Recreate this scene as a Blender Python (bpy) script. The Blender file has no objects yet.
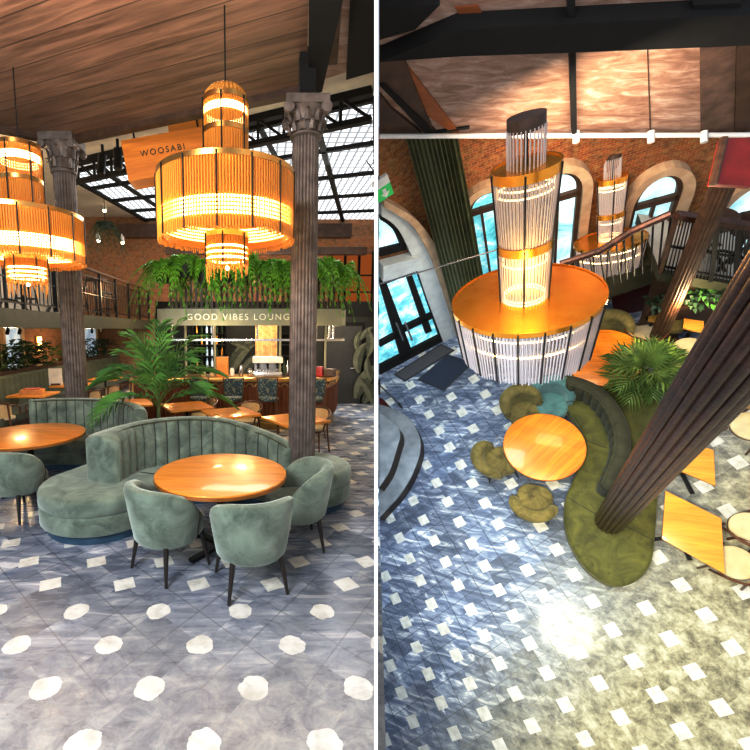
import bpy, math, random
from mathutils import Vector, Matrix
random.seed(7)
PI = math.pi
COL = bpy.context.scene.collection
V = Vector
# ------------------------------------------------------------------ camera
F, CX, CY, PITCH = 430.0, 260.0, 387.0, math.radians(7.5)
CAM = V((0, 0, 2.04))
RT = V((1, 0, 0)); FW = V((0, math.cos(PITCH), -math.sin(PITCH))); DN = V((0, -math.sin(PITCH), -math.cos(PITCH)))
cd = bpy.data.cameras.new('camera'); cam = bpy.data.objects.new('camera', cd); COL.objects.link(cam)
cam.location = CAM; cam.rotation_euler = (PI/2 - PITCH, 0, 0)
cd.sensor_width = 36; cd.lens = F*36/750; cd.shift_x = (375-CX)/750; cd.shift_y = (CY-375)/750
cd.clip_start = 0.05
bpy.context.scene.camera = cam

def ray(px, py): return FW + RT*((px-CX)/F) + DN*((py-CY)/F)
def pa(px, py, z=0.0):
    r = ray(px, py); return CAM + r*((z-CAM.z)/r.z)
def pd(px, py, y):
    r = ray(px, py); return CAM + r*(y/r.y)
def px_plane(px, py, o, n):
    r = ray(px, py); return CAM + r*((o-CAM).dot(n)/r.dot(n))
# the second room: its own floor frame
DB = 8.8
NAD = ray(538, 614).normalized(); ZB = -NAD
YB = (-DN - ZB*(-DN).dot(ZB)).normalized(); XB = YB.cross(ZB); OB = CAM + NAD*DB
TB = Matrix(((XB.x, YB.x, ZB.x, OB.x), (XB.y, YB.y, ZB.y, OB.y), (XB.z, YB.z, ZB.z, OB.z), (0, 0, 0, 1)))
TBI = TB.inverted()
I4 = Matrix.Identity(4)
def pb(px, py, h=0.0):
    r = ray(px, py); return TBI @ (CAM + r*((DB-h)/r.dot(NAD)))
def pbv(px, py, o, n):            # B coords of pixel on a plane given in B coords
    return TBI @ px_plane(px, py, TB @ o, TB.to_3x3() @ n)

# ------------------------------------------------------------------ mesh builder
class MB:
    def __init__(s): s.v = []; s.f = []
    def add(s, vs, fs):
        b = len(s.v); s.v += [V(p) for p in vs]; s.f += [tuple(i+b for i in f) for f in fs]; return s
    def box(s, c, d, M=None, taper=None):
        x, y, z = d[0]/2, d[1]/2, d[2]/2; t = taper or 1
        vs = [V((sx*x*(t if sz > 0 else 1), sy*y*(t if sz > 0 else 1), sz*z)) for sz in (-1, 1) for sx, sy in ((-1,-1),(1,-1),(1,1),(-1,1))]
        if M is not None: vs = [M @ p for p in vs]
        vs = [p + V(c) for p in vs]
        return s.add(vs, [(3,2,1,0),(4,5,6,7),(0,1,5,4),(1,2,6,5),(2,3,7,6),(3,0,4,7)])
    def bar(s, a, b, w, h=None, up=(0,0,1)):
        a, b = V(a), V(b); h = h or w; d = (b-a); L = d.length; d.normalize()
        u = V(up); 
        if abs(d.dot(u)) > .98: u = V((0,1,0))
        x = d.cross(u).normalized(); z = x.cross(d)
        M = Matrix((x, d, z)).transposed()
        return s.box((a+b)/2, (w, L, h), M)
    def tube(s, pts, r, n=8, caps=True, closed=False):
        pts = [V(p) for p in pts]; k = len(pts); rs = r if isinstance(r, (list, tuple)) else [r]*k
        rings = []; ref = None
        for i, p in enumerate(pts):
            if closed: t = pts[(i+1) % k] - pts[i-1]
            else: t = pts[min(i+1, k-1)] - pts[max(i-1, 0)]
            t.normalize()
            if ref is None: ref = V((0,0,1)) if abs(t.z) < .9 else V((1,0,0))
            x = t.cross(ref).normalized(); y = x.cross(t); ref = y
            rings.append([p + (x*math.cos(2*PI*j/n) + y*math.sin(2*PI*j/n))*rs[i] for j in range(n)])
        return s.loft(rings, caps and not closed, closed)
    def loft(s, rings, caps=True, closed=False, loop=True):
        n = len(rings[0]); k = len(rings); vs = [p for r in rings for p in r]; fs = []
        for i in range(k if closed else k-1):
            a, b = i*n, ((i+1) % k)*n
            for j in range(n if loop else n-1):
                j2 = (j+1) % n; fs.append((a+j, a+j2, b+j2, b+j))
        if caps: fs.append(tuple(range(n-1, -1, -1))); fs.append(tuple(range((k-1)*n, k*n)))
        return s.add(vs, fs)
    def lathe(s, prof, n=32, c=(0,0,0), flute=None, caps=True):
        rings = []
        for r, z in prof:
            ring = []
            for j in range(n):
                a = 2*PI*j/n; rr = r*(flute(a) if flute else 1)
                ring.append(V((rr*math.cos(a), rr*math.sin(a), z)) + V(c))
            rings.append(ring)
        return s.loft(rings, caps)
    def prism(s, poly, z0, z1):
        return s.loft([[V((p[0], p[1], z0)) for p in poly], [V((p[0], p[1], z1)) for p in poly]])
    def pillow(s, poly, z0, z1, r=.03, k=4, dome=0, rb=None):
        poly = ccw(poly); rb = r*.4 if rb is None else rb
        rings = [[V((p[0], p[1], z0)) for p in inset(poly, rb)], [V((p[0], p[1], z0+rb)) for p in poly]]
        for i in range(k+1):
            a = PI/2*i/k
            rings.append([V((p[0], p[1], z1-r+r*math.sin(a))) for p in inset(poly, r*(1-math.cos(a)))])
        if dome:
            base = inset(poly, r); c = sum((V((p[0], p[1], 0)) for p in base), V((0,0,0)))/len(base)
            for t in (.75, .45, .15):
                rings.append([V((c.x+(p[0]-c.x)*t, c.y+(p[1]-c.y)*t, z1+dome*(1-t*t))) for p in base])
        return s.loft(rings)
    def poly(s, pts): return s.add(pts, [tuple(range(len(pts)))])
    def ball(s, c, r, n=12, m=8):
        c = V(c); r = r if isinstance(r, (tuple, list)) else (r,)*3
        rings = [[c + V((r[0]*math.sin(PI*(i+.02)/(m+.04))*math.cos(2*PI*j/n), r[1]*math.sin(PI*(i+.02)/(m+.04))*math.sin(2*PI*j/n), -r[2]*math.cos(PI*(i+.02)/(m+.04)))) for j in range(n)] for i in range(m+1)]
        return s.loft(rings)
    def torus(s, c, R, r, n=48, m=8):
        c = V(c); return s.tube([c + V((R*math.cos(2*PI*i/n), R*math.sin(2*PI*i/n), 0)) for i in range(n)], r, m, False, True)
    def band(s, R, z0, z1, t=.01, n=64):      # hollow ring
        pr = [(R, z0), (R, z1), (R-t, z1), (R-t, z0)]
        rings = [[V((r*math.cos(2*PI*j/n), r*math.sin(2*PI*j/n), z)) for r, z in pr] for j in range(n)]
        return s.loft(rings, False, True)
    def xf(s, M): s.v = [M @ p for p in s.v]; return s
    def build(s, name, m, parent=None, sharp=40, label=None, stuff=False, M=None):
        me = bpy.data.meshes.new(name); me.from_pydata([tuple(p) for p in s.v], [], s.f); me.update()
        if sharp is not None and len(me.polygons):
            me.polygons.foreach_set('use_smooth', [True]*len(me.polygons)); me.set_sharp_from_angle(angle=math.radians(sharp))
        o = bpy.data.objects.new(name, me); COL.objects.link(o); me.materials.append(m)
        if parent: o.parent = parent
        if M is not None: o.matrix_world = M
        if label: o['label'] = label
        if stuff: o['kind'] = 'stuff'
        return o
def area2(p): return sum(p[i-1][0]*p[i][1]-p[i][0]*p[i-1][1] for i in range(len(p)))
def ccw(p): p = [(q[0], q[1]) for q in p]; return p if area2(p) > 0 else p[::-1]
def inset(p, d):
    n = len(p); out = []
    for i in range(n):
        a, b, c = V(p[i-1]), V(p[i]), V(p[(i+1) % n])
        e1 = (b-a); e2 = (c-b)
        e1 = e1.normalized() if e1.length > 1e-9 else V((1,0)); e2 = e2.normalized() if e2.length > 1e-9 else e1
        n1 = V((-e1.y, e1.x)); n2 = V((-e2.y, e2.x)); m = n1+n2
        if m.length < 1e-6: m = n1
        m.normalize(); k = d/max(.4, m.dot(n1)); out.append((b.x+m.x*k, b.y+m.y*k))
    return out
def spline(pts, per=8, closed=False):
    pts = [V(p) for p in pts]; n = len(pts); out = []
    for i in range(n if closed else n-1):
        g = lambda k: pts[k % n] if closed else pts[max(0, min(n-1, k))]
        p0, p1, p2, p3 = g(i-1), g(i), g(i+1), g(i+2)
        for j in range(per):
            t = j/per
            out.append(.5*((2*p1)+(p2-p0)*t+(2*p0-5*p1+4*p2-p3)*t*t+(3*p1-p0-3*p2+p3)*t**3))
    if not closed: out.append(pts[-1])
    return out
def normals2(path):
    out = []; n = len(path)
    for i in range(n):
        t = V(path[min(i+1, n-1)][:2]) - V(path[max(i-1, 0)][:2]); t.normalize(); out.append(V((-t.y, t.x)))
    return out
def stroke(path, w, caps=10):
    W = w if isinstance(w, list) else [w]*len(path); W = [W[min(len(W)-1, int(i*len(W)/len(path)))] for i in range(len(path))] if len(W) != len(path) else W
    ns = normals2(path); L = [V(p[:2])+n*w_ for p, n, w_ in zip(path, ns, W)]; R = [V(p[:2])-n*w_ for p, n, w_ in zip(path, ns, W)]
    def arc(c, n, sgn, w):
        a0 = math.atan2(n.y, n.x); return [V((c[0]+w*math.cos(a0-sgn*PI*i/caps), c[1]+w*math.sin(a0-sgn*PI*i/caps))) for i in range(1, caps)]
    return [tuple(p) for p in L + arc(path[-1], ns[-1], 1, W[-1]) + R[::-1] + arc(path[0], -ns[0], 1, W[0])]
def rrect(w, d, r, k=5, cx=0, cy=0):
    out = []
    for sx, sy, a0 in ((1,1,0),(-1,1,PI/2),(-1,-1,PI),(1,-1,3*PI/2)):
        for i in range(k+1):
            a = a0+PI/2*i/k; out.append((cx+sx*(w/2-r)+r*math.cos(a), cy+sy*(d/2-r)+r*math.sin(a)))
    return out
def circ(r, n=48, cx=0, cy=0): return [(cx+r*math.cos(2*PI*i/n), cy+r*math.sin(2*PI*i/n)) for i in range(n)]
def rz(a): return Matrix.Rotation(a, 4, 'Z')
def T(p): return Matrix.Translation(V(p))

# ------------------------------------------------------------------ things
def thing(name, label, cat, M=I4, group=None):
    o = bpy.data.objects.new(name, None); COL.objects.link(o); o.empty_display_size = .1
    o.matrix_world = M; o['label'] = label; o['category'] = cat
    if group: o['group'] = group
    return o
def tag(o, label, cat, group=None, kind=None):
    o['label'] = label; o['category'] = cat
    if group: o['group'] = group
    if kind: o['kind'] = kind
    return o
def struct(o): o['kind'] = 'structure'; return o
KIDS = {}
def dup(root, M, label, group=None):
    r = root.copy(); COL.objects.link(r); r.matrix_world = M; r['label'] = label
    if group: r['group'] = group
    for ch in root.children:
        c = ch.copy(); COL.objects.link(c); c.parent = r
        for g in ch.children:
            d = g.copy(); COL.objects.link(d); d.parent = c
    return r

# ------------------------------------------------------------------ materials
class NT:
    def __init__(s, name):
        s.m = bpy.data.materials.new(name); s.m.use_nodes = True; s.t = s.m.node_tree; s.t.nodes.clear()
        s.out = s.n('ShaderNodeOutputMaterial')
    def n(s, t, **k):
        o = s.t.nodes.new(t)
        for a, b in k.items(): setattr(o, a, b)
        return o
    def put(s, sock, v):
        if v is None: return
        if hasattr(v, 'is_output'): s.t.links.new(v, sock)
        else:
            if isinstance(v, tuple) and len(v) == 3 and sock.type == 'RGBA': v = v+(1,)
            sock.default_value = v
    def math(s, op, a, b=None, c=None):
        o = s.n('ShaderNodeMath', operation=op)
        for i, x in enumerate((a, b, c)): s.put(o.inputs[i], x)
        return o.outputs[0]
    def co(s, kind='Object', scale=(1,1,1), rot=(0,0,0), loc=(0,0,0)):
        t = s.n('ShaderNodeTexCoord'); m = s.n('ShaderNodeMapping'); s.t.links.new(t.outputs[kind], m.inputs[0])
        m.inputs['Scale'].default_value = scale; m.inputs['Rotation'].default_value = rot; m.inputs['Location'].default_value = loc
        return m.outputs[0]
    def noise(s, vec, scale, detail=4, rough=.55, dist=0):
        o = s.n('ShaderNodeTexNoise'); s.put(o.inputs['Vector'], vec); o.inputs['Scale'].default_value = scale
        o.inputs['Detail'].default_value = detail; o.inputs['Roughness'].default_value = rough; o.inputs['Distortion'].default_value = dist
        return o.outputs[0]
    def ramp(s, fac, stops):
        o = s.n('ShaderNodeValToRGB'); e = o.color_ramp.elements
        while len(e) < len(stops): e.new(.5)
        for el, (p, c) in zip(e, stops): el.position = p; el.color = (c if len(c) == 4 else tuple(c)+(1,))
        s.put(o.inputs[0], fac); return o.outputs[0]
    def mix(s, f, a, b, mode='MIX'):
        o = s.n('ShaderNodeMix', data_type='RGBA', blend_type=mode)
        s.put(o.inputs[0], f); s.put(o.inputs[6], a); s.put(o.inputs[7], b); return o.outputs[2]
    def bump(s, h, st=.3, dist=.01):
        o = s.n('ShaderNodeBump'); s.put(o.inputs['Height'], h); o.inputs['Strength'].default_value = st; o.inputs['Distance'].default_value = dist
        return o.outputs[0]
    def bsdf(s, col, rough=.5, metal=0, normal=None, emit=None, es=0, sheen=0, sheent=None, alpha=1, trans=0, coat=0, ior=1.45, link=True):
        b = s.n('ShaderNodeBsdfPrincipled'); i = b.inputs
        s.put(i['Base Color'], col); s.put(i['Roughness'], rough); i['Metallic'].default_value = metal; i['IOR'].default_value = ior
        s.put(i['Alpha'], alpha); i['Transmission Weight'].default_value = trans; i['Coat Weight'].default_value = coat
        i['Sheen Weight'].default_value = sheen
        if sheent: s.put(i['Sheen Tint'], sheent)
        if normal is not None: s.put(i['Normal'], normal)
        if emit is not None: s.put(i['Emission Color'], emit); s.put(i['Emission Strength'], es)
        if link: s.t.links.new(b.outputs[0], s.out.inputs[0])
        return b.outputs[0]
def plain(name, a, b=None, rough=.5, metal=0, scale=6, bump=0, bs=40, **k):
    t = NT(name); v = t.co(); b = b or tuple(c*.75 for c in a)
    c = t.ramp(t.noise(v, scale), [(.3, b), (.7, a)])
    nm = t.bump(t.noise(v, bs), bump) if bump else None
    t.bsdf(c, rough, metal, nm, **k); return t.m
def wood(name, a, b, axis=0, scale=1.0, rough=.4, plank=0, coat=0, emit=0, rot=0, dark=.25, seam=.9):
    t = NT(name); st = [9.0, 9.0, 9.0]; st[axis] = .7
    v = t.co(scale=tuple(x*scale for x in st), rot=(0,0,rot))
    n1 = t.noise(v, 1.6, 6, .6, .8)
    c = t.ramp(n1, [(.28, b), (.5, tuple((x+y)/2 for x, y in zip(a, b))), (.72, a)])
    h = n1
    if plank:
        w = t.co(scale=(1,1,1), rot=(0,0,rot)); sp = t.n('ShaderNodeSeparateXYZ'); t.put(sp.inputs[0], w)
        y = t.math('MULTIPLY', sp.outputs[1 if axis == 0 else 0], 1/plank)
        fl = t.math('FLOOR', y); wn = t.n('ShaderNodeTexWhiteNoise', noise_dimensions='1D'); t.put(wn.inputs['W'], fl)
        k = t.math('MULTIPLY_ADD', wn.outputs[0], dark*1.4, 1-dark)
        cc = t.n('ShaderNodeCombineColor'); [t.put(cc.inputs[i], k) for i in range(3)]
        c = t.mix(1.0, c, cc.outputs[0], 'MULTIPLY')
        fr = t.math('FRACT', y); ed = t.math('LESS_THAN', fr, .05); c = t.mix(t.math('MULTIPLY', ed, seam), c, tuple(x*.25 for x in b))
    t.bsdf(c, rough, 0, t.bump(h, .12), coat=coat, emit=c if emit else None, es=emit); return t.m
def velvet(name, a, b, sheen=.6, tint=(.8,.9,.85)):
    t = NT(name); v = t.co(); n = t.noise(v, 3.8, 6, .65, .9)
    c = t.ramp(n, [(.34, b), (.52, tuple((x+y)/2 for x, y in zip(a, b))), (.72, a)])
    t.bsdf(c, .75, 0, t.bump(t.noise(v, 60), .08), sheen=sheen, sheent=tint); return t.m
def glow(name, c, s):
    t = NT(name); e = t.n('ShaderNodeEmission'); t.put(e.inputs[0], c); e.inputs[1].default_value = s
    t.t.links.new(e.outputs[0], t.out.inputs[0]); return t.m
def rodglass(name, c, emit, es, clear=.4, rough=.15):
    t = NT(name); v = t.co(scale=(14,14,.6)); n = t.noise(v, 3, 3)
    col = t.mix(n, tuple(x*.8 for x in c), c)
    b = t.bsdf(col, rough, 0, emit=emit, es=es, link=False, coat=.3)
    tr = t.n('ShaderNodeBsdfTransparent'); mx = t.n('ShaderNodeMixShader'); mx.inputs[0].default_value = clear
    t.put(tr.inputs[0], tuple(min(1, x*.4+.6) for x in c))
    t.t.links.new(b, mx.inputs[1]); t.t.links.new(tr.outputs[0], mx.inputs[2]); t.t.links.new(mx.outputs[0], t.out.inputs[0]); return t.m
def brick(name, c1, c2, mortar, scale=1.0, rough=.85):
    t = NT(name); v = t.co(scale=(scale, scale, scale)); b = t.n('ShaderNodeTexBrick'); t.put(b.inputs[0], v)
    b.inputs['Scale'].default_value = 4.2; b.inputs['Mortar Size'].default_value = .018; b.inputs['Bias'].default_value = -.1
    t.put(b.inputs['Color1'], c1); t.put(b.inputs['Color2'], c2); t.put(b.inputs['Mortar'], mortar)
    n = t.noise(v, 5, 6, .7); c = t.mix(t.ramp(n, [(.42, (0,0,0)), (.62, (.85,.85,.85))]), b.outputs[0], t.ramp(t.noise(v, 9, 5), [(.35, tuple(x*.3 for x in c1)), (.65, mortar)]))
    t.bsdf(c, rough, 0, t.bump(n, .6, .03)); return t.m
def marble_floor(name, org, a1, a2, half, tang, darks, vein, warm=None, circ_y=None, circ_r=.1, rmin=.12, wdist=.6):
    t = NT(name); v = t.co(); sp = t.n('ShaderNodeSeparateXYZ'); t.put(sp.inputs[0], v); M = t.math
    x = M('SUBTRACT', sp.outputs[0], org[0]); y = M('SUBTRACT', sp.outputs[1], org[1])
    det = a1[0]*a2[1]-a2[0]*a1[1]
    u = M('ADD', M('MULTIPLY', x, a2[1]/det), M('MULTIPLY', y, -a2[0]/det)); w = M('ADD', M('MULTIPLY', x, -a1[1]/det), M('MULTIPLY', y, a1[0]/det))
    ru = M('ROUND', u); rw = M('ROUND', w); fu = M('SUBTRACT', u, ru); fw = M('SUBTRACT', w, rw)
    dx = M('ADD', M('MULTIPLY', fu, a1[0]), M('MULTIPLY', fw, a2[0])); dy = M('ADD', M('MULTIPLY', fu, a1[1]), M('MULTIPLY', fw, a2[1]))
    c, s_ = math.cos(tang), math.sin(tang)
    ex = M('ABSOLUTE', M('ADD', M('MULTIPLY', dx, c), M('MULTIPLY', dy, s_))); ey = M('ABSOLUTE', M('ADD', M('MULTIPLY', dx, -s_), M('MULTIPLY', dy, c)))
    inl = M('LESS_THAN', M('MAXIMUM', ex, ey), half)
    if circ_y is not None:
        rr = M('SQRT', M('ADD', M('MULTIPLY', dx, dx), M('MULTIPLY', dy, dy)))
        wob = M('MULTIPLY_ADD', t.noise(v, 14, 3), .05, -.025)
        ic = M('LESS_THAN', M('ADD', rr, wob), circ_r); sel = M('LESS_THAN', sp.outputs[1], circ_y)
        inl = M('ADD', M('MULTIPLY', ic, sel), M('MULTIPLY', inl, M('SUBTRACT', 1.0, sel)))
    # big tile ids and grout
    tu = M('FLOOR', u); tw = M('FLOOR', w); cc = t.n('ShaderNodeCombineXYZ'); t.put(cc.inputs[0], tu); t.put(cc.inputs[1], tw)
    wn = t.n('ShaderNodeTexWhiteNoise', noise_dimensions='2D'); t.put(wn.inputs[0], cc.outputs[0])
    off = t.n('ShaderNodeVectorMath', operation='MULTIPLY_ADD'); t.put(off.inputs[0], wn.outputs[1]); off.inputs[1].default_value = (7,7,7); t.put(off.inputs[2], v)
    vv = off.outputs[0]
    st = t.n('ShaderNodeMapping'); t.put(st.inputs[0], vv); st.inputs['Rotation'].default_value = (0,0,.6); st.inputs['Scale'].default_value = (.7,2.6,1)
    n1 = t.noise(st.outputs[0], 2.6, 7, .62, 1.3)
    base = t.ramp(n1, [(.2, darks[0]), (.45, darks[1]), (.57, darks[2]), (.66, vein), (.72, darks[1])])
    k = M('MULTIPLY_ADD', wn.outputs[0], .5, .75); kc = t.n('ShaderNodeCombineColor'); [t.put(kc.inputs[i], k) for i in range(3)]
    base = t.mix(1.0, base, kc.outputs[0], 'MULTIPLY')
    g = M('LESS_THAN', M('MINIMUM', M('ABSOLUTE', M('SUBTRACT', M('ABSOLUTE', fu), .5)), M('ABSOLUTE', M('SUBTRACT', M('ABSOLUTE', fw), .5))), .012)
    base = t.mix(M('MULTIPLY', g, .6), base, tuple(x*.4 for x in darks[0]))
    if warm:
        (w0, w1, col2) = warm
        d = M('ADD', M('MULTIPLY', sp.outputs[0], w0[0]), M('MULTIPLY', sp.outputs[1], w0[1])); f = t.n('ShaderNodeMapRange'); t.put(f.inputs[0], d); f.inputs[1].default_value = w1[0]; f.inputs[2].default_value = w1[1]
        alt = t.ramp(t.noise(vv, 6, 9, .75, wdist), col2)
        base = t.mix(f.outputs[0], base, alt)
    white = t.ramp(t.noise(v, 9, 4), [(.3, (.50,.50,.46)), (.6, (.70,.70,.66))])
    col = t.mix(inl, base, white)
    t.bsdf(col, M('MULTIPLY_ADD', n1, .35, rmin), 0, t.bump(n1, .03)); return t.m

Mt = {}
Mt['green'] = velvet('sage_velvet', (.235,.295,.235), (.06,.088,.066))
Mt['green_d'] = velvet('dark_olive_velvet', (.085,.09,.035), (.03,.034,.012), .2)
Mt['olive'] = velvet('olive_velvet', (.30,.245,.075), (.075,.058,.014), .3, (.9,.85,.5))
Mt['oliveb'] = velvet('olive_seat_velvet', (.155,.15,.028), (.05,.052,.009), .25, (.9,.9,.5))
Mt['seam'] = plain('dark_seam', (.035,.05,.04), rough=.9)
Mt['teal'] = velvet('teal_velvet', (.16,.32,.30), (.07,.17,.17))
Mt['plinth'] = plain('blue_plinth_paint', (.035,.095,.16), (.02,.05,.09), .35)
Mt['table'] = wood('honey_oak', (.86,.40,.06), (.58,.22,.022), 0, 1.0, .32, .11, .2, 0, .5, .12, .12)
Mt['table_b'] = wood('amber_oak', (.90,.34,.025), (.55,.16,.01), 0, 1.0, .3, .13, .2, 0, 1.2, .12, .12)
Mt['table_y'] = wood('yellow_oak', (.82,.42,.07), (.6,.26,.035), 0, 1.0, .35, .14, .2, 0, -.3, .1, .12)
Mt['table_edge'] = plain('oak_edge', (.36,.14,.03), rough=.4)
Mt['leg'] = plain('black_stained_wood', (.025,.02,.017), rough=.35)
Mt['metal'] = plain('black_metal', (.02,.02,.02), rough=.4, metal=.6)
Mt['brass'] = plain('brushed_brass', (.62,.38,.12), (.45,.26,.08), .28, 1.0)
Mt['brassb'] = plain('copper_brass_disc', (.95,.46,.06), (.85,.34,.03), .24, .8)
Mt['iron'] = plain('cast_iron_brown', (.20,.165,.145), (.085,.065,.055), .5, .25, 8, .4, 30)
Mt['ironb'] = plain('cast_iron_red_brown', (.10,.040,.025), (.03,.012,.008), .3, .35, 8, .35, 30)
Mt['ironc'] = plain('cast_iron_rust', (.14,.068,.035), (.05,.024,.013), .5, .2, 8, .35, 30)
Mt['beam'] = plain('black_beam_paint', (.008,.007,.006), (.004,.004,.004), .9)
Mt['darkwood'] = plain('dark_stained_wood', (.09,.045,.025), (.035,.017,.01), .5)
Mt['amber'] = rodglass('amber_glass_rods', (.62,.31,.06), (1,.46,.06), .06, .38)
Mt['clear'] = rodglass('clear_glass_rods', (.60,.55,.55), (1,.72,.46), .07, .42)
Mt['ambersheet'] = rodglass('amber_inner_sheet', (.50,.20,.03), (1,.36,.03), .05, .42)
Mt['warmsheet'] = rodglass('warm_inner_sheet', (.36,.29,.24), (1,.66,.34), .03, .6)
Mt['led'] = glow('warm_led', (1,.76,.34), 13.0)
Mt['led2'] = glow('bright_led', (1,.84,.50), 16.0)
Mt['ledB'] = glow('copper_lamp_led', (1,.72,.34), 11.0)
Mt['white'] = plain('white_plaster', (.66,.63,.56), (.56,.53,.47), .8)
Mt['offwhite'] = plain('pale_partition_paint', (.80,.79,.76), (.74,.73,.70), .8)
Mt['sage_paint'] = plain('sage_paint', (.36,.38,.28), (.31,.33,.24), .55)
Mt['olive_paint'] = plain('olive_paint', (.075,.078,.042), (.05,.05,.028), .5)
Mt['leaf'] = plain('palm_leaf', (.16,.38,.07), (.035,.13,.035), .45, scale=3)
Mt['leaf_b'] = plain('bright_palm_leaf', (.30,.40,.10), (.05,.14,.03), .4, scale=3)
Mt['fern'] = plain('fern_leaf', (.24,.56,.04), (.06,.24,.02), .5, scale=2.2)
Mt['darkleaf'] = plain('dark_leaf', (.035,.08,.03), (.012,.03,.012), .5, scale=4)
Mt['stem'] = plain('plant_stem', (.12,.16,.05), rough=.6)
Mt['pot'] = plain('dark_pot', (.03,.03,.03), rough=.5)
Mt['brick'] = brick('warm_brick', (.42,.17,.06), (.30,.10,.035), (.36,.25,.15))
Mt['brickp'] = brick('pale_brick', (.66,.45,.22), (.55,.33,.14), (.74,.64,.46))
Mt['brickr'] = brick('red_brick', (.34,.095,.022), (.15,.034,.010), (.40,.24,.09), 1.5)
Mt['cane'] = plain('woven_cane', (.66,.46,.22), (.52,.33,.14), .6, scale=60)
Mt['bent'] = plain('bentwood_walnut', (.16,.065,.025), (.08,.03,.012), .35)
Mt['ivory'] = plain('ivory_upholstery', (.68,.60,.40), (.55,.47,.30), .7)
Mt['ribwood'] = wood('bar_front_mahogany', (.20,.062,.022), (.085,.025,.01), 2, 1.0, .35)
Mt['skyl'] = glow('skylight_glass', (.93,.97,1.0), 1.15)
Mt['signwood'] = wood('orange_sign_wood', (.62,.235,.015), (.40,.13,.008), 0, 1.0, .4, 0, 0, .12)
Mt['ink'] = plain('black_lettering', (.03,.015,.008), rough=.6)
Mt['letter'] = plain('pale_lettering', (.75,.74,.62), rough=.4, emit=(.8,.78,.6), es=.25)
Mt['book'] = plain('red_book_cover', (.45,.05,.05), (.5,.2,.1), .5)
Mt['boxwood'] = plain('orange_box', (.65,.3,.06), rough=.5)
Mt['silver'] = plain('polished_steel', (.6,.6,.6), rough=.25, metal=.9)
Mt['whiteplastic'] = plain('white_plastic', (.8,.8,.78), rough=.4)
Mt['red'] = plain('red_paint', (.35,.02,.015), (.22,.012,.01), .4)
Mt['redw'] = plain('oxblood_panel', (.12,.012,.012), (.06,.008,.008), .4)
Mt['mat'] = plain('charcoal_mat', (.05,.055,.07), (.025,.028,.035), .95, scale=90)
Mt['trim'] = plain('window_surround_plaster', (.56,.42,.28), (.42,.29,.18), .8)
Mt['trimw'] = plain('white_door_surround', (.62,.66,.66), (.50,.54,.55), .7)
Mt['exitg'] = plain('exit_sign_green', (.03,.30,.09), rough=.5, emit=(.03,.4,.1), es=.5)
Mt['steelstep'] = plain('grey_marble_step', (.30,.32,.34), (.16,.18,.20), .35, scale=4)
Mt['riser'] = plain('dark_step_riser', (.045,.025,.015), (.02,.012,.008), .5)
def glowglass(name, a, b, c, s, scale=2.0):  # daylight is put into the glass as mottled emission; nothing lies beyond it
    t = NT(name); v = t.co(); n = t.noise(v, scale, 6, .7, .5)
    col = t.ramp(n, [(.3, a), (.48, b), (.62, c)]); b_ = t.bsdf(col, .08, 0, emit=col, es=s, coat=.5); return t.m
Mt['glassA'] = glowglass('glow_pane', (.30,.45,.60), (.48,.62,.75), (.7,.8,.88), .45)
Mt['glassB'] = glowglass('cyan_glow_pane', (.04,.30,.36), (.22,.62,.70), (.75,.93,.95), .62, 3.0)
Mt['glassB2'] = glowglass('pale_glow_pane', (.18,.50,.58), (.55,.80,.85), (.9,.97,.98), .62, 1.6)
def mural():
    t = NT('leaf_mural_wallpaper'); v = t.co(scale=(1.1,1.1,1.1)); w = t.n('ShaderNodeTexWave', wave_type='RINGS'); t.put(w.inputs[0], v)
    w.inputs['Scale'].default_value = 1.1; w.inputs['Distortion'].default_value = 9; w.inputs['Detail'].default_value = 1.5; w.inputs['Detail Scale'].default_value = .8
    c = t.ramp(w.outputs[1], [(.0, (.012,.014,.013)), (.55, (.018,.022,.02)), (.72, (.12,.15,.10)), (.9, (.25,.27,.19)), (1, (.05,.06,.05))])
    t.bsdf(c, .6); return t.m
Mt['mural'] = mural()
def pattern(name):
    t = NT(name); v = t.co(); vo = t.n('ShaderNodeTexVoronoi'); t.put(vo.inputs[0], v); vo.inputs['Scale'].default_value = 16
    c = t.ramp(vo.outputs[0], [(.1, (.30,.38,.30)), (.35, (.05,.09,.10)), (.6, (.02,.04,.05)), (.8, (.25,.25,.15))]); t.bsdf(c, .7); return t.m
Mt['pattern'] = pattern('leafy_print_fabric')
Mt['ceilA'] = wood('ceiling_boards', (.42,.25,.165), (.12,.058,.036), 0, .8, .42, .30, .1, 0, 0, .35, .7)
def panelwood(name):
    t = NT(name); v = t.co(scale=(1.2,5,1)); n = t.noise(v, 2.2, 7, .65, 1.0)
    c = t.ramp(n, [(.25, (.14,.07,.045)), (.5, (.30,.19,.14)), (.72, (.50,.39,.33))]); t.bsdf(c, .6, 0, t.bump(n, .15), emit=c, es=.08); return t.m  # faint emission put into the boards so they look lit
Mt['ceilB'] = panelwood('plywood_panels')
def text(name, s, size, mat_, M, parent=None, ext=.004, spacing=1.0):
    cu = bpy.data.curves.new(name, 'FONT'); cu.body = s; cu.size = size; cu.extrude = ext; cu.align_x = 'CENTER'; cu.align_y = 'CENTER'; cu.space_character = spacing
    tmp = bpy.data.objects.new(name+'_tmp', cu); COL.objects.link(tmp); dg = bpy.context.evaluated_depsgraph_get(); dg.update()
    me = bpy.data.meshes.new_from_object(tmp.evaluated_get(dg)); bpy.data.objects.remove(tmp)
    me.materials.clear(); me.materials.append(mat_)
    o = bpy.data.objects.new(name, me); COL.objects.link(o)
    if parent: o.parent = parent
    o.matrix_local = M if parent else M
    if not parent: o.matrix_world = M
    return o

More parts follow.
